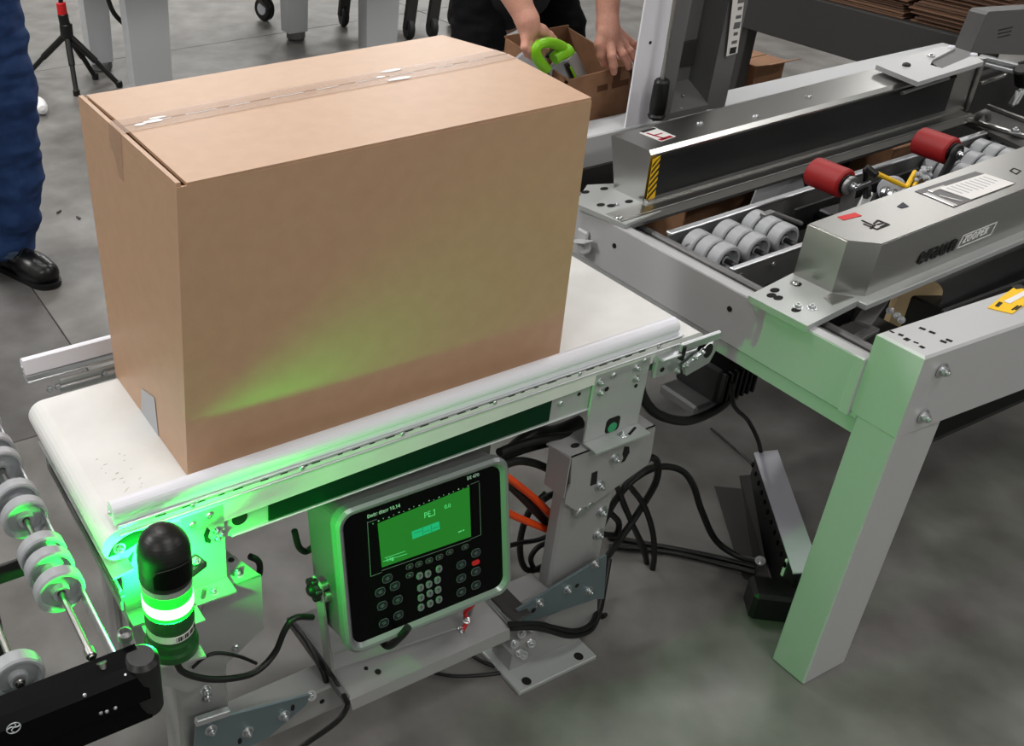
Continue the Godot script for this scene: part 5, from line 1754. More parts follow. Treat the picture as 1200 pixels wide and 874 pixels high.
func build_cables() -> void:
	cable("black cable from the beacon's foot sagging in a bow towards the terminal bracket", [Vector3(0.3712, 0.4812, -1.07), Vector3(0.3805, 0.4473, -1.07), Vector3(0.4167, 0.4117, -1.07), Vector3(0.4608, 0.3873, -1.07), Vector3(0.5118, 0.3654, -1.08), Vector3(0.5522, 0.379, -1.09), Vector3(0.5718, 0.4236, -1.09), Vector3(0.5911, 0.4419, -1.09), Vector3(0.6293, 0.4156, -1.1)], 0.0055)
	cable("thin black wire loop below the grey housing, between beacon and cross beam", [Vector3(0.4091, 0.411, -1.1), Vector3(0.4269, 0.4354, -1.09), Vector3(0.4508, 0.4326, -1.09), Vector3(0.4865, 0.4057, -1.09), Vector3(0.5217, 0.3604, -1.1)], 0.003)
	cable("black cable along the left tray edge, dropping beside the cross beam", [Vector3(0.683, 0.215, -1.2698), Vector3(0.6804, 0.225, -1.2075), Vector3(0.6728, 0.225, -1.1424), Vector3(0.6773, 0.19, -1.1272), Vector3(0.6821, 0.14, -1.1341), Vector3(0.6796, 0.1, -1.1545)], 0.005)
	cable("thin grey-black cable parallel to the left tray edge", [Vector3(0.6789, 0.22, -1.2691), Vector3(0.6837, 0.222, -1.197), Vector3(0.6828, 0.222, -1.1222), Vector3(0.6861, 0.21, -1.0968)], 0.004)
	cable("black cable hanging from the tray's left corner down to the floor", [Vector3(0.6788, 0.2221, -1.07), Vector3(0.6868, 0.1924, -1.07), Vector3(0.6624, 0.1964, -1.05), Vector3(0.6243, 0.2118, -1.03), Vector3(0.565, 0.2442, -1), Vector3(0.5218, 0.2615, -0.98)], 0.005)
	cable("thick black hose hanging in a wide bow between belt nose and sealer", [Vector3(1.4166, 0.5965, -1.2), Vector3(1.435, 0.5458, -1.2), Vector3(1.4806, 0.4885, -1.2), Vector3(1.5743, 0.4218, -1.22), Vector3(1.7226, 0.3343, -1.28), Vector3(1.8842, 0.2777, -1.34), Vector3(2.0215, 0.2615, -1.4), Vector3(2.1137, 0.2808, -1.45)], 0.0105, null, "black_hose")
	cable("thin black cable falling from the gear motor to the steel-covered floor unit", [Vector3(1.7951, 0.42, -1.2648), Vector3(1.8457, 0.33, -1.2809), Vector3(1.9441, 0.24, -1.3036), Vector3(1.9915, 0.17, -1.2946), Vector3(2.0143, 0.12, -1.2898)], 0.005)
	cable("thin black wire lying on the floor left of the floor unit", [Vector3(2.1258, 0.006, -1.5251), Vector3(2.1156, 0.006, -1.4649), Vector3(2.1053, 0.008, -1.404), Vector3(2.0459, 0.05, -1.3267)], 0.003)
	cable("black cable arching over the floor from the right post to the floor unit's plug", [Vector3(1.4187, 0.1865, -1.22), Vector3(1.4484, 0.2543, -1.22), Vector3(1.4952, 0.295, -1.22), Vector3(1.5604, 0.3007, -1.22), Vector3(1.6358, 0.2625, -1.22), Vector3(1.6674, 0.22, -1.2044), Vector3(1.6922, 0.15, -1.1845), Vector3(1.7275, 0.07, -1.1557), Vector3(1.7599, 0.04, -1.1171), Vector3(1.7763, 0.05, -1.071)], 0.0075)
	cable("upper of two black cables running straight across the floor to the floor unit", [Vector3(1.5724, 0.01, -1.3269), Vector3(1.6099, 0.01, -1.2865), Vector3(1.6795, 0.01, -1.2192), Vector3(1.7455, 0.01, -1.1512), Vector3(1.789, 0.02, -1.0809)], 0.007)
	cable("lower of two black cables running straight across the floor to the floor unit", [Vector3(1.5521, 0.009, -1.2988), Vector3(1.6253, 0.009, -1.2462), Vector3(1.683, 0.009, -1.1956), Vector3(1.7377, 0.009, -1.1309), Vector3(1.7736, 0.02, -1.0673)], 0.006)
	cable("black cable hooked at the load-cell housing and looping down beside the post", [Vector3(1.4528, 0.3944, -1.17), Vector3(1.4842, 0.3825, -1.18), Vector3(1.5181, 0.3424, -1.19), Vector3(1.5359, 0.2795, -1.2), Vector3(1.5224, 0.2101, -1.21), Vector3(1.4916, 0.1586, -1.21), Vector3(1.4475, 0.0968, -1.21), Vector3(1.4238, 0.0662, -1.21)], 0.0075)
	cable("outermost long black cable loop right of the post, reaching almost to the floor", [Vector3(1.4523, 0.3055, -1.19), Vector3(1.5214, 0.2156, -1.2), Vector3(1.5726, 0.1065, -1.2), Vector3(1.5945, 0.0048, -1.2), Vector3(1.5657, -0.0603, -1.19), Vector3(1.4871, -0.0509, -1.17), Vector3(1.3848, 0.0057, -1.14)], 0.0065)
	cable("second black cable loop right of the post, just inside the outermost one", [Vector3(1.4228, 0.3098, -1.2), Vector3(1.4796, 0.2129, -1.21), Vector3(1.565, 0.0677, -1.22), Vector3(1.6, -0.0147, -1.22), Vector3(1.5763, -0.0693, -1.21), Vector3(1.4966, -0.0683, -1.19), Vector3(1.3997, -0.0148, -1.16)], 0.0065)
	cable("third black cable loop right of the post, crossing the other loops", [Vector3(1.5791, 0.2843, -1.24), Vector3(1.5051, 0.2935, -1.23), Vector3(1.4615, 0.261, -1.22), Vector3(1.5328, 0.138, -1.23), Vector3(1.6124, 0.0036, -1.24), Vector3(1.6077, -0.0818, -1.22), Vector3(1.5359, -0.0855, -1.2), Vector3(1.4282, -0.042, -1.18)], 0.006)
	cable("small black cable loop close behind the post's right side", [Vector3(1.4237, 0.236, -1.21), Vector3(1.4717, 0.179, -1.22), Vector3(1.4838, 0.1309, -1.23), Vector3(1.4338, 0.1603, -1.22)], 0.007)
	cable("upper black cable crossing in front of the right post's foot", [Vector3(1.0546, 0.1973, -1.075), Vector3(1.1009, 0.181, -1.07), Vector3(1.143, 0.1573, -1.065), Vector3(1.2132, 0.1043, -1.065), Vector3(1.2873, 0.0697, -1.08), Vector3(1.3391, 0.0741, -1.11), Vector3(1.3865, 0.079, -1.15), Vector3(1.4307, 0.1133, -1.19)], 0.006)
	cable("lower black cable crossing in front of the right post's foot", [Vector3(1.048, 0.217, -1.07), Vector3(1.1275, 0.1724, -1.075), Vector3(1.1659, 0.1481, -1.07), Vector3(1.2332, 0.1042, -1.07), Vector3(1.2995, 0.0768, -1.09), Vector3(1.355, 0.0736, -1.13), Vector3(1.4019, 0.0926, -1.17)], 0.0055)
	cable("thin black cable on the floor behind the tray, curving to the floor plate", [Vector3(1.0625, 0.006, -1.2021), Vector3(1.0761, 0.006, -1.1608), Vector3(1.1014, 0.006, -1.1216), Vector3(1.0711, 0.006, -1.1251), Vector3(0.9984, 0.006, -1.1589), Vector3(0.9474, 0.006, -1.2089)], 0.004)
	# behind the terminal
	cable("upper orange cable right of the terminal, bending down to the post", [Vector3(1.0541, 0.5248, -1.16), Vector3(1.0883, 0.4895, -1.16), Vector3(1.1505, 0.4222, -1.17), Vector3(1.197, 0.3666, -1.17), Vector3(1.2307, 0.3192, -1.17), Vector3(1.2512, 0.2763, -1.17)], 0.0075, M.orange, "orange_cable")
	cable("lower orange cable right of the terminal, running almost level to the post", [Vector3(1.0773, 0.4212, -1.16), Vector3(1.1191, 0.383, -1.165), Vector3(1.1812, 0.3311, -1.17), Vector3(1.2183, 0.3018, -1.17), Vector3(1.2566, 0.27, -1.175)], 0.0075, M.orange, "orange_cable")
	cable("black cable hugging the upper orange cable on its underside", [Vector3(1.0688, 0.5005, -1.175), Vector3(1.1389, 0.4152, -1.18), Vector3(1.1991, 0.3381, -1.18), Vector3(1.2459, 0.2782, -1.185), Vector3(1.2734, 0.22, -1.19)], 0.009)
	cable("black cable from the terminal's top corner to the load-cell housing", [Vector3(1.0716, 0.5251, -1.17), Vector3(1.1214, 0.5095, -1.18), Vector3(1.1775, 0.476, -1.18), Vector3(1.2267, 0.4319, -1.18), Vector3(1.2578, 0.3896, -1.18)], 0.008)
	cable("topmost black cable from under the green panel to the housing", [Vector3(1.0483, 0.5703, -1.16), Vector3(1.0962, 0.5616, -1.17), Vector3(1.1671, 0.5537, -1.17), Vector3(1.2271, 0.5383, -1.17), Vector3(1.2855, 0.5211, -1.18)], 0.008)
	cable("second black cable below the green panel, sagging slightly", [Vector3(1.0838, 0.5206, -1.19), Vector3(1.141, 0.5128, -1.2), Vector3(1.2102, 0.506, -1.2), Vector3(1.2689, 0.4973, -1.2)], 0.007)
	cable("black cable bundle bulging out under the green panel", [Vector3(1.1523, 0.4835, -1.24), Vector3(1.2015, 0.5053, -1.24), Vector3(1.2572, 0.4897, -1.24), Vector3(1.3222, 0.4921, -1.24)], 0.014)
	cable("black cable bowing down behind the orange cables towards the beam", [Vector3(1.2612, 0.3307, -1.24), Vector3(1.2317, 0.2844, -1.25), Vector3(1.2292, 0.2016, -1.26), Vector3(1.2446, 0.1257, -1.26), Vector3(1.2705, 0.1022, -1.25), Vector3(1.3289, 0.1298, -1.24), Vector3(1.3088, 0.2163, -1.22)], 0.007)
	cable("inner black cable loop behind the post and the orange cables", [Vector3(1.3314, 0.1655, -1.25), Vector3(1.2868, 0.1569, -1.26), Vector3(1.2677, 0.1279, -1.26), Vector3(1.2832, 0.0964, -1.25), Vector3(1.3183, 0.1219, -1.24), Vector3(1.3213, 0.1663, -1.23)], 0.006)
	cable("black cable running level from the terminal to the post below the orange ones", [Vector3(1.1236, 0.2728, -1.2), Vector3(1.1818, 0.2531, -1.21), Vector3(1.2427, 0.228, -1.22), Vector3(1.2975, 0.2284, -1.22)], 0.005)
	cable("short black cable from the post up to the housing's underside", [Vector3(1.2345, 0.3381, -1.22), Vector3(1.2601, 0.3436, -1.22), Vector3(1.2764, 0.3564, -1.2)], 0.007)
	cable("black cable stub curling out behind the left housing's top", [Vector3(0.5638, 0.4996, -1.2), Vector3(0.5796, 0.4807, -1.2), Vector3(0.5806, 0.4524, -1.2), Vector3(0.5751, 0.426, -1.21)], 0.006)
	cable("black cable hanging behind the terminal's left upper corner", [Vector3(0.6492, 0.5206, -1.2), Vector3(0.6576, 0.4817, -1.2), Vector3(0.6712, 0.4637, -1.2), Vector3(0.6883, 0.4682, -1.2)], 0.006)
	cable("black cable dropping from the terminal's gland onto the tray", [Vector3(0.77, 0.3957, -1.02), Vector3(0.7645, 0.3683, -1.03), Vector3(0.7608, 0.3157, -1.06), Vector3(0.7575, 0.3174, -1.08)], 0.007)
	cable("black cable from the upright bracket's edge down behind the housing", [Vector3(1.4142, 0.5973, -1.2), Vector3(1.4289, 0.5355, -1.21), Vector3(1.4437, 0.4714, -1.22)], 0.008)


# ------------------------------------------------------------------ open carton being packed
func build_open_carton() -> void:
	var shelf := thing("packing_shelf", "low steel shelf behind the white rear beam, under the open brown carton", "shelf", Vector3(1.8, 0, -2.15))
	var s := st()
	blk(s, Vector3(1.50, 0.75, -2.34), Vector3(2.12, 0.772, -1.94), 0.003)
	obj("shelf_top", s, M.mid_grey, shelf)
	for p in [Vector3(1.52, 0, -2.32), Vector3(2.06, 0, -2.32), Vector3(1.52, 0, -2.0), Vector3(2.06, 0, -2.0)]:
		s = st()
		blk(s, p, p + Vector3(0.04, 0.75, 0.04), 0.002)
		obj("shelf_leg", s, M.mid_grey, shelf)
	var root := thing("open_carton", "open brown carton with taped front that two bare hands are packing", "carton", Vector3(1.87, 0.772, -2.08))
	var t := 0.005
	s = st()
	hexa(s, [Vector3(1.83, 0.773, -1.955), Vector3(2.075, 0.773, -1.955), Vector3(2.075, 0.773, -1.96), Vector3(1.83, 0.773, -1.96), Vector3(1.83, 0.905, -1.955), Vector3(2.045, 0.916, -1.955), Vector3(2.045, 0.916, -1.96), Vector3(1.83, 0.905, -1.96)])
	var fw := obj("front_wall", s, M.kraft_dark, root)
	s = st()
	hexa(s, [Vector3(1.83, 0.773, -2.205), Vector3(2.075, 0.773, -2.205), Vector3(2.075, 0.773, -2.21), Vector3(1.83, 0.773, -2.21), Vector3(1.83, 0.955, -2.205), Vector3(2.045, 0.955, -2.205), Vector3(2.045, 0.955, -2.21), Vector3(1.83, 0.955, -2.21)])
	obj("back_wall", s, M.kraft_dark, root)
	for x in [1.83, 2.07]:
		s = st()
		var k := -0.03 if x > 2.0 else 0.0
		hexa(s, [Vector3(x, 0.773, -1.955), Vector3(x + t, 0.773, -1.955), Vector3(x + t, 0.773, -2.21), Vector3(x, 0.773, -2.21), Vector3(x + k, 0.91, -1.955), Vector3(x + t + k, 0.91, -1.955), Vector3(x + t + k, 0.95, -2.21), Vector3(x + k, 0.95, -2.21)])
		obj("side_wall", s, M.kraft_dark, root)
	s = st()
	blk(s, Vector3(1.83, 0.773, -2.21), Vector3(2.075, 0.779, -1.955), 0.0)
	obj("carton_floor", s, M.kraft_dark, root)
	s = st()   # glossy brown tape patches on the front wall
	sheet(s, [Vector3(1.9389, 0.8584, -1.9545), Vector3(1.9729, 0.8595, -1.9545), Vector3(1.9696, 0.8757, -1.9545), Vector3(1.9357, 0.8745, -1.9545)], 0.0004)
	sheet(s, [Vector3(1.9873, 0.8594, -1.9545), Vector3(2.0419, 0.8619, -1.9545), Vector3(2.0413, 0.8777, -1.9545), Vector3(1.9839, 0.8757, -1.9545)], 0.0004)
	sheet(s, [Vector3(1.988, 0.8684, -1.9542), Vector3(2.0109, 0.8692, -1.9542), Vector3(2.007, 0.9143, -1.9542), Vector3(1.9814, 0.9138, -1.9542)], 0.0004)
	obj("brown_tape", s, mat(Color(0.36, 0.24, 0.16), 0.25), fw)
	# hand-held tool with lime grip lying in the carton
	var tool := thing("packing_tool", "grey hand tool with a lime green loop grip held over the open carton", "hand tool", Vector3(1.85, 0.86, -2.03))
	s = st()
	var zf := -2.01
	var zb := -2.06
	hexa(s, [Vector3(1.851, 0.8655, -2.01), Vector3(1.919, 0.8635, -2.01), Vector3(1.9661, 0.8605, -2.05), Vector3(1.8822, 0.8642, -2.06), Vector3(1.8113, 0.9226, -2.01), Vector3(1.8615, 0.9345, -2.01), Vector3(1.9194, 0.9285, -2.05), Vector3(1.8731, 0.9195, -2.06)])
	obj("tool_body", s, M.pale_plastic, tool)
	s = st()
	hexa(s, [Vector3(1.9066, 0.8593, -2.008), Vector3(1.9309, 0.8667, -2.008), Vector3(1.987, 0.8732, -2.05), Vector3(1.9648, 0.8676, -2.05), Vector3(1.8597, 0.9354, -2.008), Vector3(1.8788, 0.9368, -2.008), Vector3(1.9373, 0.9392, -2.05), Vector3(1.9186, 0.9331, -2.05)])
	obj("tool_side", s, M.grey_paint, tool)
	s = st()
	bar(s, Vector3(1.869, 0.9304, -2.005), Vector3(1.9142, 0.8657, -2.005), 0.006, 0.010, 0.001)
	obj("dark_slot", s, M.black, tool)
	s = st()
	bar(s, Vector3(1.9099, 0.8656, -2), Vector3(1.9215, 0.8794, -2), 0.012, 0.008, 0.002)
	bar(s, Vector3(1.8801, 0.9205, -2.003), Vector3(1.9177, 0.868, -2.003), 0.004, 0.006, 0.001)
	obj("lime_edge", s, M.lime, tool)
	s = st()
	tube(s, smooth([Vector3(1.777, 0.9374, -1.975), Vector3(1.7462, 0.9618, -1.965), Vector3(1.7251, 0.9871, -1.96), Vector3(1.7252, 1.0037, -1.96), Vector3(1.752, 1.0089, -1.965), Vector3(1.7938, 0.9983, -1.975), Vector3(1.8292, 0.9823, -1.985)], 6), 0.013, 14)
	obj("loop_grip", s, M.lime, tool, "lime green loop grip")
	s = st()
	tube(s, smooth([Vector3(1.8066, 0.9559, -1.985), Vector3(1.8242, 0.9639, -1.985), Vector3(1.8426, 0.9676, -1.985), Vector3(1.855, 0.9744, -1.985)], 6), 0.0165, 14)
	obj("lime_pad", s, M.lime, tool, "lime green pad")
	s = st()
	bar(s, Vector3(1.8122, 0.9523, -2.02), Vector3(1.8436, 0.9606, -2.02), 0.012, 0.012, 0.003)
	obj("grip_core", s, M.black, tool)
	s = st()
	cyl(s, Vector3(1.7992, 0.913, -2.06), Vector3(1.7643, 0.9293, -2.02), 0.045, 28, 0.006)
	obj("round_cover", s, M.pale_plastic, tool)


# ------------------------------------------------------------------ things behind
func build_background() -> void:
	var s: SurfaceTool
	# machine base with broad and narrow grey legs
	var mb := thing("machine_base", "grey machine base on broad sheet-metal legs standing behind the big carton", "machine base", Vector3(2.5, 0, -5.2))
	for p in [[1.77, 1.97, -4.95], [3.17, 3.37, -5.0]]:
		s = st()
		hexa(s, [Vector3(p[0], 0.0, p[2]), Vector3(p[1], 0.0, p[2]), Vector3(p[1], 0.0, p[2] - 0.09), Vector3(p[0], 0.0, p[2] - 0.09), Vector3(p[0] - 0.03, 0.72, p[2]), Vector3(p[1] + 0.005, 0.72, p[2]), Vector3(p[1] + 0.005, 0.72, p[2] - 0.09), Vector3(p[0] - 0.03, 0.72, p[2] - 0.09)])
		obj("broad_leg", s, M.pale_paint, mb)
	for p in [Vector3(1.7446, 0, -5.4116), Vector3(2.9278, 0, -5.4062)]:
		s = st()
		hexa(s, [p + Vector3(-0.06, 0.05, 0.05), p + Vector3(0.06, 0.05, 0.05), p + Vector3(0.06, 0.05, -0.05), p + Vector3(-0.06, 0.05, -0.05), p + Vector3(-0.085, 0.72, 0.05), p + Vector3(0.065, 0.72, 0.05), p + Vector3(0.065, 0.72, -0.05), p + Vector3(-0.085, 0.72, -0.05)])
		var lg := obj("narrow_leg", s, M.pale_paint, mb)
		s = st()
		cyl(s, p + Vector3(0.01, 0, 0), p + Vector3(0.01, 0.055, 0), 0.055, 18, 0.012)
		obj("levelling_foot", s, M.mid_grey, lg)
	s = st()
	blk(s, Vector3(1.6, 0.72, -5.55), Vector3(3.5, 0.80, -4.85), 0.004)
	obj("base_top", s, M.grey_paint, mb)
	s = st()
	blk(s, Vector3(1.70, 0.42, -5.5), Vector3(1.86, 0.72, -5.38), 0.01)
	obj("dark_drive", s, M.deep_grey, mb)
	cable("black cable bowing between the legs of the grey machine base", [Vector3(1.7052, 0.5226, -5.1), Vector3(1.7189, 0.4392, -5.1), Vector3(1.7433, 0.3697, -5.1), Vector3(1.7922, 0.3126, -5.1), Vector3(1.8446, 0.2842, -5.1)], 0.012)
	# castors and a low cart behind
	var ct := thing("low_cart", "dark cart on castors at the top edge, behind the big carton", "cart", Vector3(3.7, 0, -5.6))
	s = st()
	blk(s, Vector3(3.35, 0.52, -5.9), Vector3(4.1, 0.60, -5.2), 0.01)
	obj("cart_deck", s, M.deep_grey, ct)
	for p in [Vector3(3.4994, 0, -5.0812), Vector3(3.6349, 0, -5.0442), Vector3(3.3209, 0, -5.5153), Vector3(3.8906, 0, -5.1901)]:
		s = st()
		cyl(s, p + Vector3(-0.02, 0.06, 0), p + Vector3(0.02, 0.06, 0.01), 0.06, 20, 0.01)
		var c := obj("castor_wheel", s, M.deep_grey, ct)
		s = st()
		bar(s, p + Vector3(0, 0.06, 0), p + Vector3(0.03, 0.53, 0.02), 0.07, 0.03, 0.004)
		obj("castor_fork", s, M.dark_paint, c)
	var cs := thing("castor", "black castor wheel with a pale hub between the grey machine legs", "castor", Vector3(2.9611, 0, -5.8529))
	var cp: Vector3 = Vector3(2.9611, 0, -5.8529)
	s = st()
	cyl(s, cp + Vector3(-0.025, 0.075, 0.01), cp + Vector3(0.025, 0.075, -0.005), 0.075, 24, 0.014)
	obj("wheel", s, M.black, cs)
	s = st()
	cyl(s, cp + Vector3(-0.028, 0.075, 0.012), cp + Vector3(0.029, 0.075, -0.006), 0.04, 18, 0.006)
	obj("hub", s, M.pale_plastic, cs)
	s = st()
	bar(s, cp + Vector3(0.0, 0.09, 0.04), cp + Vector3(-0.06, 0.17, 0.04), 0.08, 0.03, 0.005)
	blk(s, cp + Vector3(-0.05, 0.16, -0.05), cp + Vector3(0.05, 0.50, 0.05), 0.01)
	obj("fork", s, M.dark_paint, cs)
	# tripod
	var tp := thing("tripod", "small black tripod with a red collar beside the person in jeans", "tripod", Vector3(1.52, 0, -5.2))
	var hub: Vector3 = Vector3(1.5192, 0.2877, -5.2)
	for p in [Vector3(1.3436, -0, -5.4545), Vector3(1.4968, 0, -5.0721), Vector3(1.6668, 0, -5.2726), Vector3(1.7327, -0, -5.0923)]:
		s = st()
		var q: Vector3 = p + Vector3(0, 0.012, 0)
		cyl(s, hub + Vector3(0, -0.01, 0), hub.lerp(q, 0.55), 0.017, 12, 0.002)
		cyl(s, hub.lerp(q, 0.5), q, 0.013, 12, 0.002)
		var lg := obj("tripod_leg", s, M.black, tp)
		s = st()
		cyl(s, p, q + Vector3(0, 0.02, 0), 0.018, 12, 0.004)
		obj("rubber_foot", s, M.rubber, lg)
	s = st()
	cyl(s, hub - Vector3(0, 0.03, 0), hub + Vector3(0, 0.04, 0), 0.032, 18, 0.006)
	cyl(s, hub, hub + Vector3(-0.01, 0.09, 0), 0.026, 16, 0.004)
	obj("tripod_hub", s, M.black, tp)
	s = st()
	cyl(s, hub + Vector3(-0.01, 0.085, 0), hub + Vector3(-0.012, 0.145, 0), 0.024, 16, 0.004)
	obj("red_collar", s, M.red, tp, "red collar")
	s = st()
	cyl(s, hub + Vector3(-0.012, 0.14, 0), hub + Vector3(-0.012, 0.75, 0), 0.012, 12)
	obj("centre_pole", s, M.black, tp)
	# shoe tip and chips on the floor
	var sh := thing("white_cap", "small white rounded cap on the floor beside the blue jeans", "cap", Vector3(1.2596, 0, -4.8764))
	s = st()
	lathe(s, [Vector2(0, 0), Vector2(0.03, 0), Vector2(0.034, 0.03), Vector2(0.032, 0.09), Vector2(0.022, 0.118), Vector2(0, 0.125)], Transform3D(frame((Vector3(1.249, 0.03, -4.7073) as Vector3) - (Vector3(1.2701, 0.03, -4.9821) as Vector3)), Vector3(1.2671, 0.034, -4.9705)), 20)
	obj("cap_body", s, M.white, sh)
	for k in 2:
		var p: Vector3 = [Vector3(0.9856, 0, -3.7641), Vector3(1.0357, 0, -3.674)][k]
		var c := thing("floor_chip", ["dark flake of debris on the floor, nearer the jeans", "dark flake of debris on the floor, nearer the big carton"][k], "debris", p)
		s = st()
		bx(s, p + Vector3(0, 0.004, 0), Vector3(0.028, 0.006, 0.010), Basis(Vector3.UP, 0.7 + k), 0.002)
		obj("chip", s, M.dark_paint, c)
	# dark table with flat cartons
	var dt := thing("dark_table", "dark grey steel table with a deep apron behind the sealer, carrying flattened cartons", "table", Vector3(3.9, 0, -2.2))
	s = st()
	blk(s, Vector3(3.5, 0.606, -2.88), Vector3(3.51, 0.772, -1.86), 0.002)
	obj("apron", s, M.dark_paint, dt)
	s = st()
	blk(s, Vector3(3.511, 0.760, -2.87), Vector3(4.5, 0.772, -1.86), 0.002)
	blk(s, Vector3(3.51, 0.606, -2.88), Vector3(4.5, 0.760, -2.87), 0.0)
	obj("table_top", s, M.dark_paint, dt)
	for p in [Vector3(3.52, 0, -2.86), Vector3(4.44, 0, -2.86), Vector3(3.52, 0, -1.93), Vector3(4.44, 0, -1.93)]:
		s = st()
		blk(s, p, p + Vector3(0.055, 0.70, 0.055), 0.003)
		obj("table_leg", s, M.dark_paint, dt)
	var tones := [mat(Color(0.40, 0.29, 0.22), 0.85), mat(Color(0.46, 0.34, 0.26), 0.85), mat(Color(0.34, 0.245, 0.185), 0.85)]
	var n := 0
	for k in 2:
		for i in 11:
			n += 1
			var z0: float = [-2.84, -2.20][k] + rng.randf() * 0.03
			var z1: float = [-2.235, -1.90][k] + rng.randf() * 0.03
			var x0 := 3.515 + rng.randf() * 0.025 - 0.004 * k
			var y := 0.773 + 0.0145 * i
			var ft := thing("flat_carton", "flattened brown carton, %s the %s stack on the dark table" % [["lowest of", "second from the bottom of", "third from the bottom of", "fourth from the bottom of", "fifth from the bottom of", "middle one of", "fifth from the top of", "fourth from the top of", "third from the top of", "second from the top of", "topmost of"][i], ["left", "right"][k]], "flat carton", Vector3(4.0, y, (z0 + z1) / 2), ["flattened cartons in the left stack", "flattened cartons in the right stack"][k])
			s = st()
			blk(s, Vector3(x0, y, z0), Vector3(4.45, y + 0.0055, z1), 0.001)
			obj("lower_sheet", s, tones[(i + k) % 3], ft)
			s = st()
			blk(s, Vector3(x0 + 0.006, y + 0.0062, z0 + 0.01), Vector3(4.44, y + 0.012, z1 - 0.008), 0.001)
			obj("upper_sheet", s, tones[(i * 2 + k) % 3], ft)
	var rf := thing("red_sheet", "bright red sheet lying on top of the flattened cartons at the top edge", "sheet", Vector3(3.75, 0.934, -1.85))
	s = st()
	sheet(s, [Vector3(3.56, 0.935, -1.95), Vector3(3.80, 0.935, -1.92), Vector3(3.80, 0.935, -2.14), Vector3(3.58, 0.935, -2.18)], 0.008)
	obj("red_board", s, M.red, rf)
	# cartons on the floor beyond the mast
	for k in 2:
		var lo: Vector3 = [Vector3(4.10, 0, -3.62), Vector3(4.36, 0, -3.60)][k]
		var hi: Vector3 = [Vector3(4.33, 0.22, -3.40), Vector3(4.56, 0.17, -3.38)][k]
		var c := thing("floor_carton", ["brown carton on the floor right of the mast, the left one of two", "brown carton on the floor right of the mast, the right one of two"][k], "carton", Vector3((lo.x + hi.x) / 2, 0, (lo.z + hi.z) / 2))
		s = st()
		blk(s, lo, hi, 0.003)
		obj("carton_body", s, M.kraft_dark, c)
		s = st()
		sheet(s, [Vector3(lo.x, hi.y, hi.z), Vector3(hi.x, hi.y, hi.z), Vector3(hi.x, hi.y + 0.03, hi.z + 0.08), Vector3(lo.x, hi.y + 0.03, hi.z + 0.08)], 0.004)
		obj("carton_flap", s, M.kraft_dark, c)


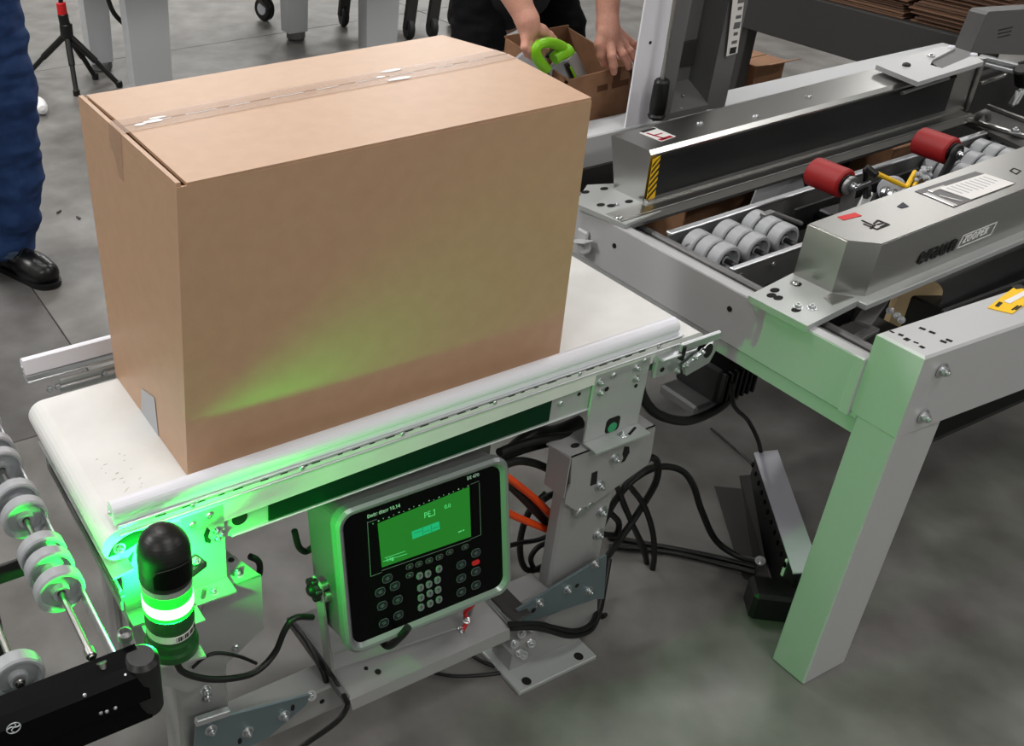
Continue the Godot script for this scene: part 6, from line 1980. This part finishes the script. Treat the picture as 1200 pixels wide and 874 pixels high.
# ------------------------------------------------------------------ people
# bodies are tapered capsules joined by a smooth minimum and meshed as surface nets
func net(bones: Array, h: float, k: float, fold := 0.0, fold_freq := 8.0) -> ArrayMesh:
	var lo := Vector3.ONE * 1e9
	var hi := -lo
	for b in bones:
		var r := maxf(b[2], b[3]) + k + 3.0 * h + fold
		for e in [b[0], b[1]]:
			lo = lo.min(e - Vector3.ONE * r)
			hi = hi.max(e + Vector3.ONE * r)
	var nx := int((hi.x - lo.x) / h) + 2
	var ny := int((hi.y - lo.y) / h) + 2
	var nz := int((hi.z - lo.z) / h) + 2
	var far := 1.0
	var f := PackedFloat32Array()
	f.resize(nx * ny * nz)
	f.fill(far)
	for b in bones:
		var a: Vector3 = b[0]
		var d: Vector3 = b[1] - a
		var ra: float = b[2]
		var dr: float = b[3] - ra
		var l2 := maxf(d.length_squared(), 1e-9)
		var kk: float = b[4] if b.size() > 4 else k
		var m := maxf(b[2], b[3]) + kk + 2.5 * h + fold
		var p0 := (a.min(b[1]) - Vector3.ONE * m - lo) / h
		var p1 := (a.max(b[1]) + Vector3.ONE * m - lo) / h
		for z in range(maxi(0, int(p0.z)), mini(nz - 1, int(p1.z) + 1) + 1):
			for y in range(maxi(0, int(p0.y)), mini(ny - 1, int(p1.y) + 1) + 1):
				var i0 := (z * ny + y) * nx
				for x in range(maxi(0, int(p0.x)), mini(nx - 1, int(p1.x) + 1) + 1):
					var q := lo + Vector3(x, y, z) * h - a
					var t := clampf(q.dot(d) / l2, 0.0, 1.0)
					var v := (q - d * t).length() - ra - dr * t
					var o := f[i0 + x]
					var e := maxf(kk - absf(o - v), 0.0) / kk
					f[i0 + x] = minf(o, v) - e * e * kk * 0.25
	if fold > 0.0:
		var ns := FastNoiseLite.new()
		ns.seed = 5
		ns.frequency = fold_freq
		ns.fractal_octaves = 2
		for z in nz:
			for y in ny:
				var i0 := (z * ny + y) * nx
				for x in nx:
					if absf(f[i0 + x]) < 0.05:
						var q := lo + Vector3(x, y, z) * h
						f[i0 + x] += ns.get_noise_3d(q.x, q.y * 2.2, q.z) * fold
	var at := {}
	var vs := PackedVector3Array()
	var ns2 := PackedVector3Array()
	var off := [0, 1, nx, nx + 1, nx * ny, nx * ny + 1, nx * ny + nx, nx * ny + nx + 1]
	for z in nz - 1:
		for y in ny - 1:
			var i0 := (z * ny + y) * nx
			for x in nx - 1:
				var i := i0 + x
				if f[i] >= 0.9:
					continue
				var inside := 0
				for c in 8:
					if f[i + off[c]] < 0.0:
						inside += 1
				if inside == 0 or inside == 8:
					continue
				var sum := Vector3.ZERO
				var cnt := 0
				for e in [[0, 1], [2, 3], [4, 5], [6, 7], [0, 2], [1, 3], [4, 6], [5, 7], [0, 4], [1, 5], [2, 6], [3, 7]]:
					var u := f[i + off[e[0]]]
					var w := f[i + off[e[1]]]
					if (u < 0.0) != (w < 0.0):
						var t := u / (u - w)
						var c0 := Vector3(e[0] & 1, (e[0] >> 1) & 1, e[0] >> 2)
						var c1 := Vector3(e[1] & 1, (e[1] >> 1) & 1, e[1] >> 2)
						sum += c0.lerp(c1, t)
						cnt += 1
				at[i] = vs.size()
				vs.append(lo + (Vector3(x, y, z) + sum / cnt) * h)
				var g := Vector3(f[i + 1] + f[i + 1 + nx] + f[i + 1 + nx * ny] - f[i] - f[i + nx] - f[i + nx * ny], f[i + nx] + f[i + nx + 1] + f[i + nx + nx * ny] - f[i] - f[i + 1] - f[i + nx * ny], f[i + nx * ny] + f[i + nx * ny + 1] + f[i + nx * ny + nx] - f[i] - f[i + 1] - f[i + nx])
				ns2.append(g.normalized())
	var ix := PackedInt32Array()
	var st3 := [1, nx, nx * ny]
	for i in at:
		for ax in 3:
			if (f[i] < 0.0) == (f[i + st3[ax]] < 0.0):
				continue
			var u: int = st3[(ax + 1) % 3]
			var w: int = st3[(ax + 2) % 3]
			if not (at.has(i - u) and at.has(i - w) and at.has(i - u - w)):
				continue
			var q := [at[i], at[i - u], at[i - u - w], at[i - w]]
			if f[i] < 0.0:
				q.reverse()
			for t in [0, 1, 2, 0, 2, 3]:
				ix.append(q[t])
	var arr := []
	arr.resize(Mesh.ARRAY_MAX)
	arr[Mesh.ARRAY_VERTEX] = vs
	arr[Mesh.ARRAY_NORMAL] = ns2
	arr[Mesh.ARRAY_INDEX] = ix
	var mesh := ArrayMesh.new()
	mesh.add_surface_from_arrays(Mesh.PRIMITIVE_TRIANGLES, arr)
	return mesh


func part(called: String, mesh: ArrayMesh, m: Material, parent: Node3D) -> MeshInstance3D:
	return inst(called, mesh, m, parent, Transform3D())


func chain(out: Array, pts: Array, rs: Array, k := 0.0) -> void:
	for i in pts.size() - 1:
		out.append([pts[i], pts[i + 1], rs[i], rs[i + 1]] + ([k] if k > 0.0 else []))


func build_people() -> void:
	packer()
	jeans_person()


func head_bones(c: Vector3, fwd: Vector3, neck: Vector3) -> Array:
	var up := Vector3.UP
	var sd := fwd.cross(up).normalized()
	var b := [[c + up * 0.03 - fwd * 0.01, c - up * 0.01, 0.088, 0.08], [c - up * 0.03 + fwd * 0.015, c - up * 0.085 + fwd * 0.035, 0.062, 0.04], [neck, c - up * 0.06 - fwd * 0.02, 0.062, 0.058]]
	b.append([c + fwd * 0.085 + up * 0.005, c + fwd * 0.108 - up * 0.03, 0.008, 0.013, 0.012])
	for g in [-1, 1]:
		b.append([c + sd * 0.083 * g + up * 0.012 - fwd * 0.01, c + sd * 0.083 * g - up * 0.03 - fwd * 0.005, 0.015, 0.010, 0.008])
		b.append([c + fwd * 0.078 + sd * 0.035 * g + up * 0.028, c + fwd * 0.085 + sd * 0.015 * g + up * 0.03, 0.008, 0.008, 0.012])
		b.append([c + fwd * 0.083 + sd * 0.002 * g - up * 0.058, c + fwd * 0.075 + sd * 0.022 * g - up * 0.058, 0.007, 0.005, 0.008])
	return b


func packer() -> void:
	var root := thing("person", "person in dark trousers bending over the open carton, bare hands in it", "person", Vector3(2.12, 0, -2.58))
	var wr: Vector3 = Vector3(1.7211, 1.058, -2)
	var wl: Vector3 = Vector3(1.9836, 1.0103, -2)
	var er: Vector3 = Vector3(1.6925, 1.1887, -2.1)
	var el: Vector3 = Vector3(2.0535, 1.2193, -2.12)
	var sr := Vector3(1.83, 1.43, -2.34)
	var sl := Vector3(2.20, 1.43, -2.34)
	var body := []
	chain(body, [sr, er], [0.054, 0.040], 0.03)
	chain(body, [sl, el], [0.054, 0.040], 0.03)
	chain(body, [Vector3(2.09, 0.95, -2.58), Vector3(2.06, 1.2, -2.48), Vector3(2.015, 1.40, -2.36), Vector3(1.99, 1.50, -2.28)], [0.12, 0.13, 0.11, 0.06], 0.05)
	body.append([sr, sl, 0.075, 0.075, 0.05])
	body.append_array(head_bones(Vector3(1.95, 1.63, -2.16), Vector3(-0.1, -0.45, 0.9).normalized(), Vector3(2.0, 1.47, -2.30)))
	for k in 2:
		var hp: Vector3 = [Vector3(1.97, 1.0, -2.55), Vector3(2.21, 1.0, -2.55)][k]
		var kn: Vector3 = [Vector3(1.97, 0.5, -2.5), Vector3(2.31, 0.52, -2.44)][k]
		var an: Vector3 = [Vector3(1.99, 0.09, -2.58), Vector3(2.335, 0.09, -2.56)][k]
		chain(body, [hp, kn, an], [0.05, 0.045, 0.036], 0.02)
	var bm := part("body", net(body, 0.012, 0.03), M.skin, root)
	# hands on finer grids
	var hand := []
	# right hand (left in the view): gripping the loop, thumb on top
	var kr := [Vector3(1.709, 1.0223, -1.985), Vector3(1.7249, 1.0127, -1.99), Vector3(1.747, 1.0071, -2), Vector3(1.7686, 1.0058, -2.01)]
	chain(hand, [er, er.lerp(wr, 0.35), wr, Vector3(1.7252, 1.0382, -1.995)], [0.040, 0.040, 0.0255, 0.024], 0.015)
	for i in 4:
		chain(hand, [wr.lerp(kr[i], 0.3), kr[i]], [0.014, 0.0115], 0.010)
	chain(hand, [kr[0], Vector3(1.7011, 1.0033, -1.975), Vector3(1.7202, 0.9814, -1.985), Vector3(1.7531, 0.9663, -2)], [0.011, 0.010, 0.009, 0.0075], 0.004)
	chain(hand, [kr[1], Vector3(1.7127, 0.9962, -1.972), Vector3(1.7373, 0.9726, -1.985), Vector3(1.7742, 0.9597, -2.005)], [0.0115, 0.0105, 0.0095, 0.008], 0.004)
	chain(hand, [kr[2], Vector3(1.7336, 0.9937, -1.978), Vector3(1.7569, 0.9747, -1.99), Vector3(1.7914, 0.9623, -2.01)], [0.011, 0.010, 0.009, 0.008], 0.004)
	chain(hand, [kr[3], Vector3(1.7638, 0.9913, -1.995), Vector3(1.7808, 0.977, -2), Vector3(1.808, 0.9692, -2.015)], [0.010, 0.009, 0.008, 0.007], 0.004)
	chain(hand, [Vector3(1.7309, 1.0444, -2), Vector3(1.7632, 1.0289, -1.995), Vector3(1.7896, 1.0128, -1.995), Vector3(1.812, 1, -2)], [0.017, 0.0145, 0.011, 0.009], 0.008)
	part("forearm_and_hand", net(hand, 0.0035, 0.010), M.skin, bm)
	hand = []
	# left hand (right in the view): fingers over the front wall, thumb inside
	var kl := [Vector3(1.9713, 0.9691, -1.965), Vector3(1.9921, 0.9647, -1.962), Vector3(2.0147, 0.965, -1.965), Vector3(2.0373, 0.9702, -1.975)]
	chain(hand, [el, el.lerp(wl, 0.35), wl, Vector3(1.9791, 0.9931, -1.985)], [0.038, 0.037, 0.0255, 0.025], 0.015)
	for i in 4:
		chain(hand, [wl.lerp(kl[i], 0.3), kl[i]], [0.015, 0.012], 0.010)
	chain(hand, [kl[0], Vector3(1.9596, 0.9501, -1.945), Vector3(1.9635, 0.9275, -1.938), Vector3(1.9708, 0.9084, -1.94)], [0.012, 0.011, 0.010, 0.008], 0.004)
	chain(hand, [kl[1], Vector3(1.9935, 0.9502, -1.942), Vector3(2.008, 0.9317, -1.938), Vector3(2.0195, 0.914, -1.94)], [0.012, 0.011, 0.010, 0.008], 0.004)
	chain(hand, [kl[2], Vector3(2.0234, 0.9524, -1.95), Vector3(2.0344, 0.9373, -1.943), Vector3(2.043, 0.9251, -1.943)], [0.0115, 0.0105, 0.0095, 0.0075], 0.004)
	chain(hand, [kl[3], Vector3(2.0463, 0.9648, -1.965), Vector3(2.0551, 0.9561, -1.96), Vector3(2.0624, 0.9493, -1.957)], [0.010, 0.009, 0.008, 0.007], 0.004)
	chain(hand, [Vector3(1.9629, 0.9984, -1.99), Vector3(1.9521, 0.9733, -1.985), Vector3(1.9588, 0.9454, -1.98), Vector3(1.9706, 0.92, -1.978)], [0.016, 0.0135, 0.011, 0.009], 0.008)
	part("forearm_and_hand", net(hand, 0.0035, 0.010), M.skin, bm)
	# clothes
	var tr := []
	chain(tr, [Vector3(1.9684, 0.9588, -2.52), Vector3(1.9743, 0.856, -2.5), Vector3(1.97, 0.5, -2.48), Vector3(1.985, 0.07, -2.58)], [0.074, 0.074, 0.066, 0.062], 0.03)
	chain(tr, [Vector3(2.2527, 0.9285, -2.52), Vector3(2.269, 0.8486, -2.5), Vector3(2.31, 0.52, -2.43), Vector3(2.335, 0.07, -2.56)], [0.078, 0.080, 0.070, 0.064], 0.03)
	chain(tr, [Vector3(2.0, 1.07, -2.58), Vector3(2.2, 1.07, -2.58)], [0.10, 0.10], 0.04)
	part("trousers", net(tr, 0.013, 0.03, 0.008, 9.0), M.trouser, root)
	var sh := []
	chain(sh, [Vector3(2.085, 1.02, -2.56), Vector3(2.06, 1.2, -2.48), Vector3(2.015, 1.40, -2.36)], [0.165, 0.165, 0.14], 0.05)
	chain(sh, [sr, sl], [0.09, 0.09], 0.05)
	chain(sh, [sr, sr.lerp(er, 0.55)], [0.085, 0.07], 0.04)
	chain(sh, [sl, sl.lerp(el, 0.55)], [0.085, 0.07], 0.04)
	part("shirt", net(sh, 0.016, 0.04, 0.008, 7.0), M.shirt, root)
	part("hair", net([[Vector3(1.955, 1.70, -2.18), Vector3(1.96, 1.66, -2.22), 0.085, 0.085]], 0.012, 0.02, 0.004, 30.0), M.hair, root)
	for p in [Vector3(1.985, 0.0, -2.58), Vector3(2.335, 0.0, -2.56)]:
		shoe(root, p, Vector3(0.1, 0, 1).normalized())


func shoe(root: Node3D, heel: Vector3, d: Vector3) -> void:
	var sd := d.cross(Vector3.UP)
	var b := []
	var u := Vector3.UP
	chain(b, [heel - d * 0.03 + u * 0.045, heel + d * 0.06 + u * 0.055], [0.040, 0.043], 0.03)
	chain(b, [heel - d * 0.005 + u * 0.06, heel + d * 0.01 + u * 0.12], [0.042, 0.046], 0.03)
	chain(b, [heel + d * 0.06 + u * 0.062, heel + d * 0.15 + u * 0.047], [0.044, 0.047], 0.03)
	chain(b, [heel + d * 0.14 + u * 0.045 - sd * 0.006, heel + d * 0.20 + u * 0.042 - sd * 0.006], [0.047, 0.042], 0.03)
	for g in [-1, 1]:
		chain(b, [heel + d * 0.12 + u * 0.034 + sd * 0.02 * g, heel + d * 0.19 + u * 0.034 + sd * 0.014 * g], [0.031, 0.031], 0.02)
	var up := part("shoe", net(b, 0.006, 0.03), M.leather, root)
	var so := []
	for t in 13:
		var a := PI * t / 12.0
		so.append(Vector2(heel.x, heel.z) + Vector2(d.x, d.z) * (0.19 + 0.062 * sin(a)) + Vector2(sd.x, sd.z) * 0.052 * cos(a))
	for t in 9:
		var a := PI * t / 8.0
		so.append(Vector2(heel.x, heel.z) - Vector2(d.x, d.z) * (0.02 + 0.050 * sin(a)) - Vector2(sd.x, sd.z) * 0.040 * cos(a))
	var s := st()
	yprism(s, so, 0.0, 0.018)
	obj("sole", s, M.rubber, up)
	s = st()
	for i in 4:
		var p := heel + d * (0.075 + 0.022 * i) + u * (0.108 - 0.005 * i)
		tube(s, smooth([p - sd * 0.03 - u * 0.012, p + u * 0.002, p + sd * 0.03 - u * 0.012 + d * 0.012], 4), 0.003, 6)
	obj("laces", s, M.black, up)


func jeans_person() -> void:
	var root := thing("person", "person in blue jeans and black shoes standing at the left edge", "person", Vector3(0.62, 0, -3.42))
	var body := []
	var hips := [Vector3(0.46, 0.92, -3.45), Vector3(0.72, 0.92, -3.42)]
	var knees := [Vector3(0.43, 0.5, -3.42), Vector3(0.745, 0.5, -3.39)]
	var ankles := [Vector3(0.42, 0.09, -3.48), Vector3(0.715, 0.09, -3.40)]
	for k in 2:
		chain(body, [hips[k], knees[k], ankles[k]], [0.075, 0.052, 0.040], 0.03)
	chain(body, [Vector3(0.59, 0.95, -3.44), Vector3(0.59, 1.2, -3.44), Vector3(0.59, 1.42, -3.45), Vector3(0.59, 1.52, -3.44)], [0.12, 0.125, 0.12, 0.06], 0.05)
	var sr := Vector3(0.40, 1.43, -3.45)
	var sl := Vector3(0.78, 1.43, -3.45)
	body.append([sr, sl, 0.07, 0.07, 0.05])
	for k in 2:
		var s0: Vector3 = [sr, sl][k]
		var g := -1.0 if k == 0 else 1.0
		chain(body, [s0, s0 + Vector3(0.05 * g, -0.29, -0.02), s0 + Vector3(-0.05 * g, -0.36, 0.20)], [0.055, 0.044, 0.03], 0.03)
		var w := s0 + Vector3(-0.05 * g, -0.36, 0.20)
		body.append([w, w + Vector3(-0.05 * g, -0.02, 0.06), 0.03, 0.028, 0.02])
		for i in 4:
			var q := w + Vector3(-0.05 * g, -0.02 + 0.018 * (1.5 - i), 0.06)
			body.append([q, q + Vector3(-0.06 * g, -0.005, 0.02), 0.009, 0.008, 0.006])
		body.append([w + Vector3(-0.02 * g, 0.02, 0.04), w + Vector3(-0.06 * g, 0.05, 0.07), 0.012, 0.009, 0.008])
	body.append_array(head_bones(Vector3(0.59, 1.66, -3.42), Vector3(0.15, -0.2, 1).normalized(), Vector3(0.59, 1.5, -3.45)))
	part("body", net(body, 0.014, 0.03), M.skin, root)
	var tr := []
	chain(tr, [hips[1] + Vector3(0.03, 0, 0), Vector3(0.762, 0.62, -3.39), Vector3(0.757, 0.35, -3.38), Vector3(0.722, 0.19, -3.385), Vector3(0.700, 0.105, -3.385)], [0.105, 0.098, 0.092, 0.088, 0.083], 0.02)
	chain(tr, [hips[0], knees[0], Vector3(0.42, 0.09, -3.46)], [0.105, 0.09, 0.08], 0.02)
	chain(tr, [Vector3(0.50, 0.97, -3.44), Vector3(0.68, 0.97, -3.44)], [0.12, 0.12], 0.05)
	part("jeans", net(tr, 0.010, 0.03, 0.016, 6.0), M.denim, root)
	var cf := st()
	lathe(cf, [Vector2(0.074, -0.012), Vector2(0.081, -0.010), Vector2(0.083, 0.012), Vector2(0.078, 0.018)], Transform3D(Basis(Vector3(0, 0, 1), -0.2), Vector3(0.698, 0.085, -3.383)), 28)
	obj("frayed_hem", cf, mat(Color(0.20, 0.29, 0.40), 0.95, 0.0, 0.3, Vector3(40, 40, 40), 0.08), root)
	var sh := []
	chain(sh, [Vector3(0.59, 0.98, -3.44), Vector3(0.59, 1.2, -3.44), Vector3(0.59, 1.40, -3.45)], [0.15, 0.155, 0.14], 0.05)
	chain(sh, [sr, sl], [0.085, 0.085], 0.05)
	chain(sh, [sr, sr + Vector3(-0.03, -0.18, -0.01)], [0.08, 0.066], 0.04)
	chain(sh, [sl, sl + Vector3(0.03, -0.18, -0.01)], [0.08, 0.066], 0.04)
	part("shirt", net(sh, 0.018, 0.04, 0.008, 7.0), M.shirt_grey, root)
	part("hair", net([[Vector3(0.59, 1.71, -3.44), Vector3(0.59, 1.67, -3.48), 0.088, 0.085]], 0.014, 0.02, 0.004, 30.0), M.hair, root)
	shoe(root, Vector3(0.685, 0, -3.40), Vector3(0.42, 0, 0.9).normalized())
	shoe(root, Vector3(0.42, 0, -3.48), Vector3(0.0, 0, 1))
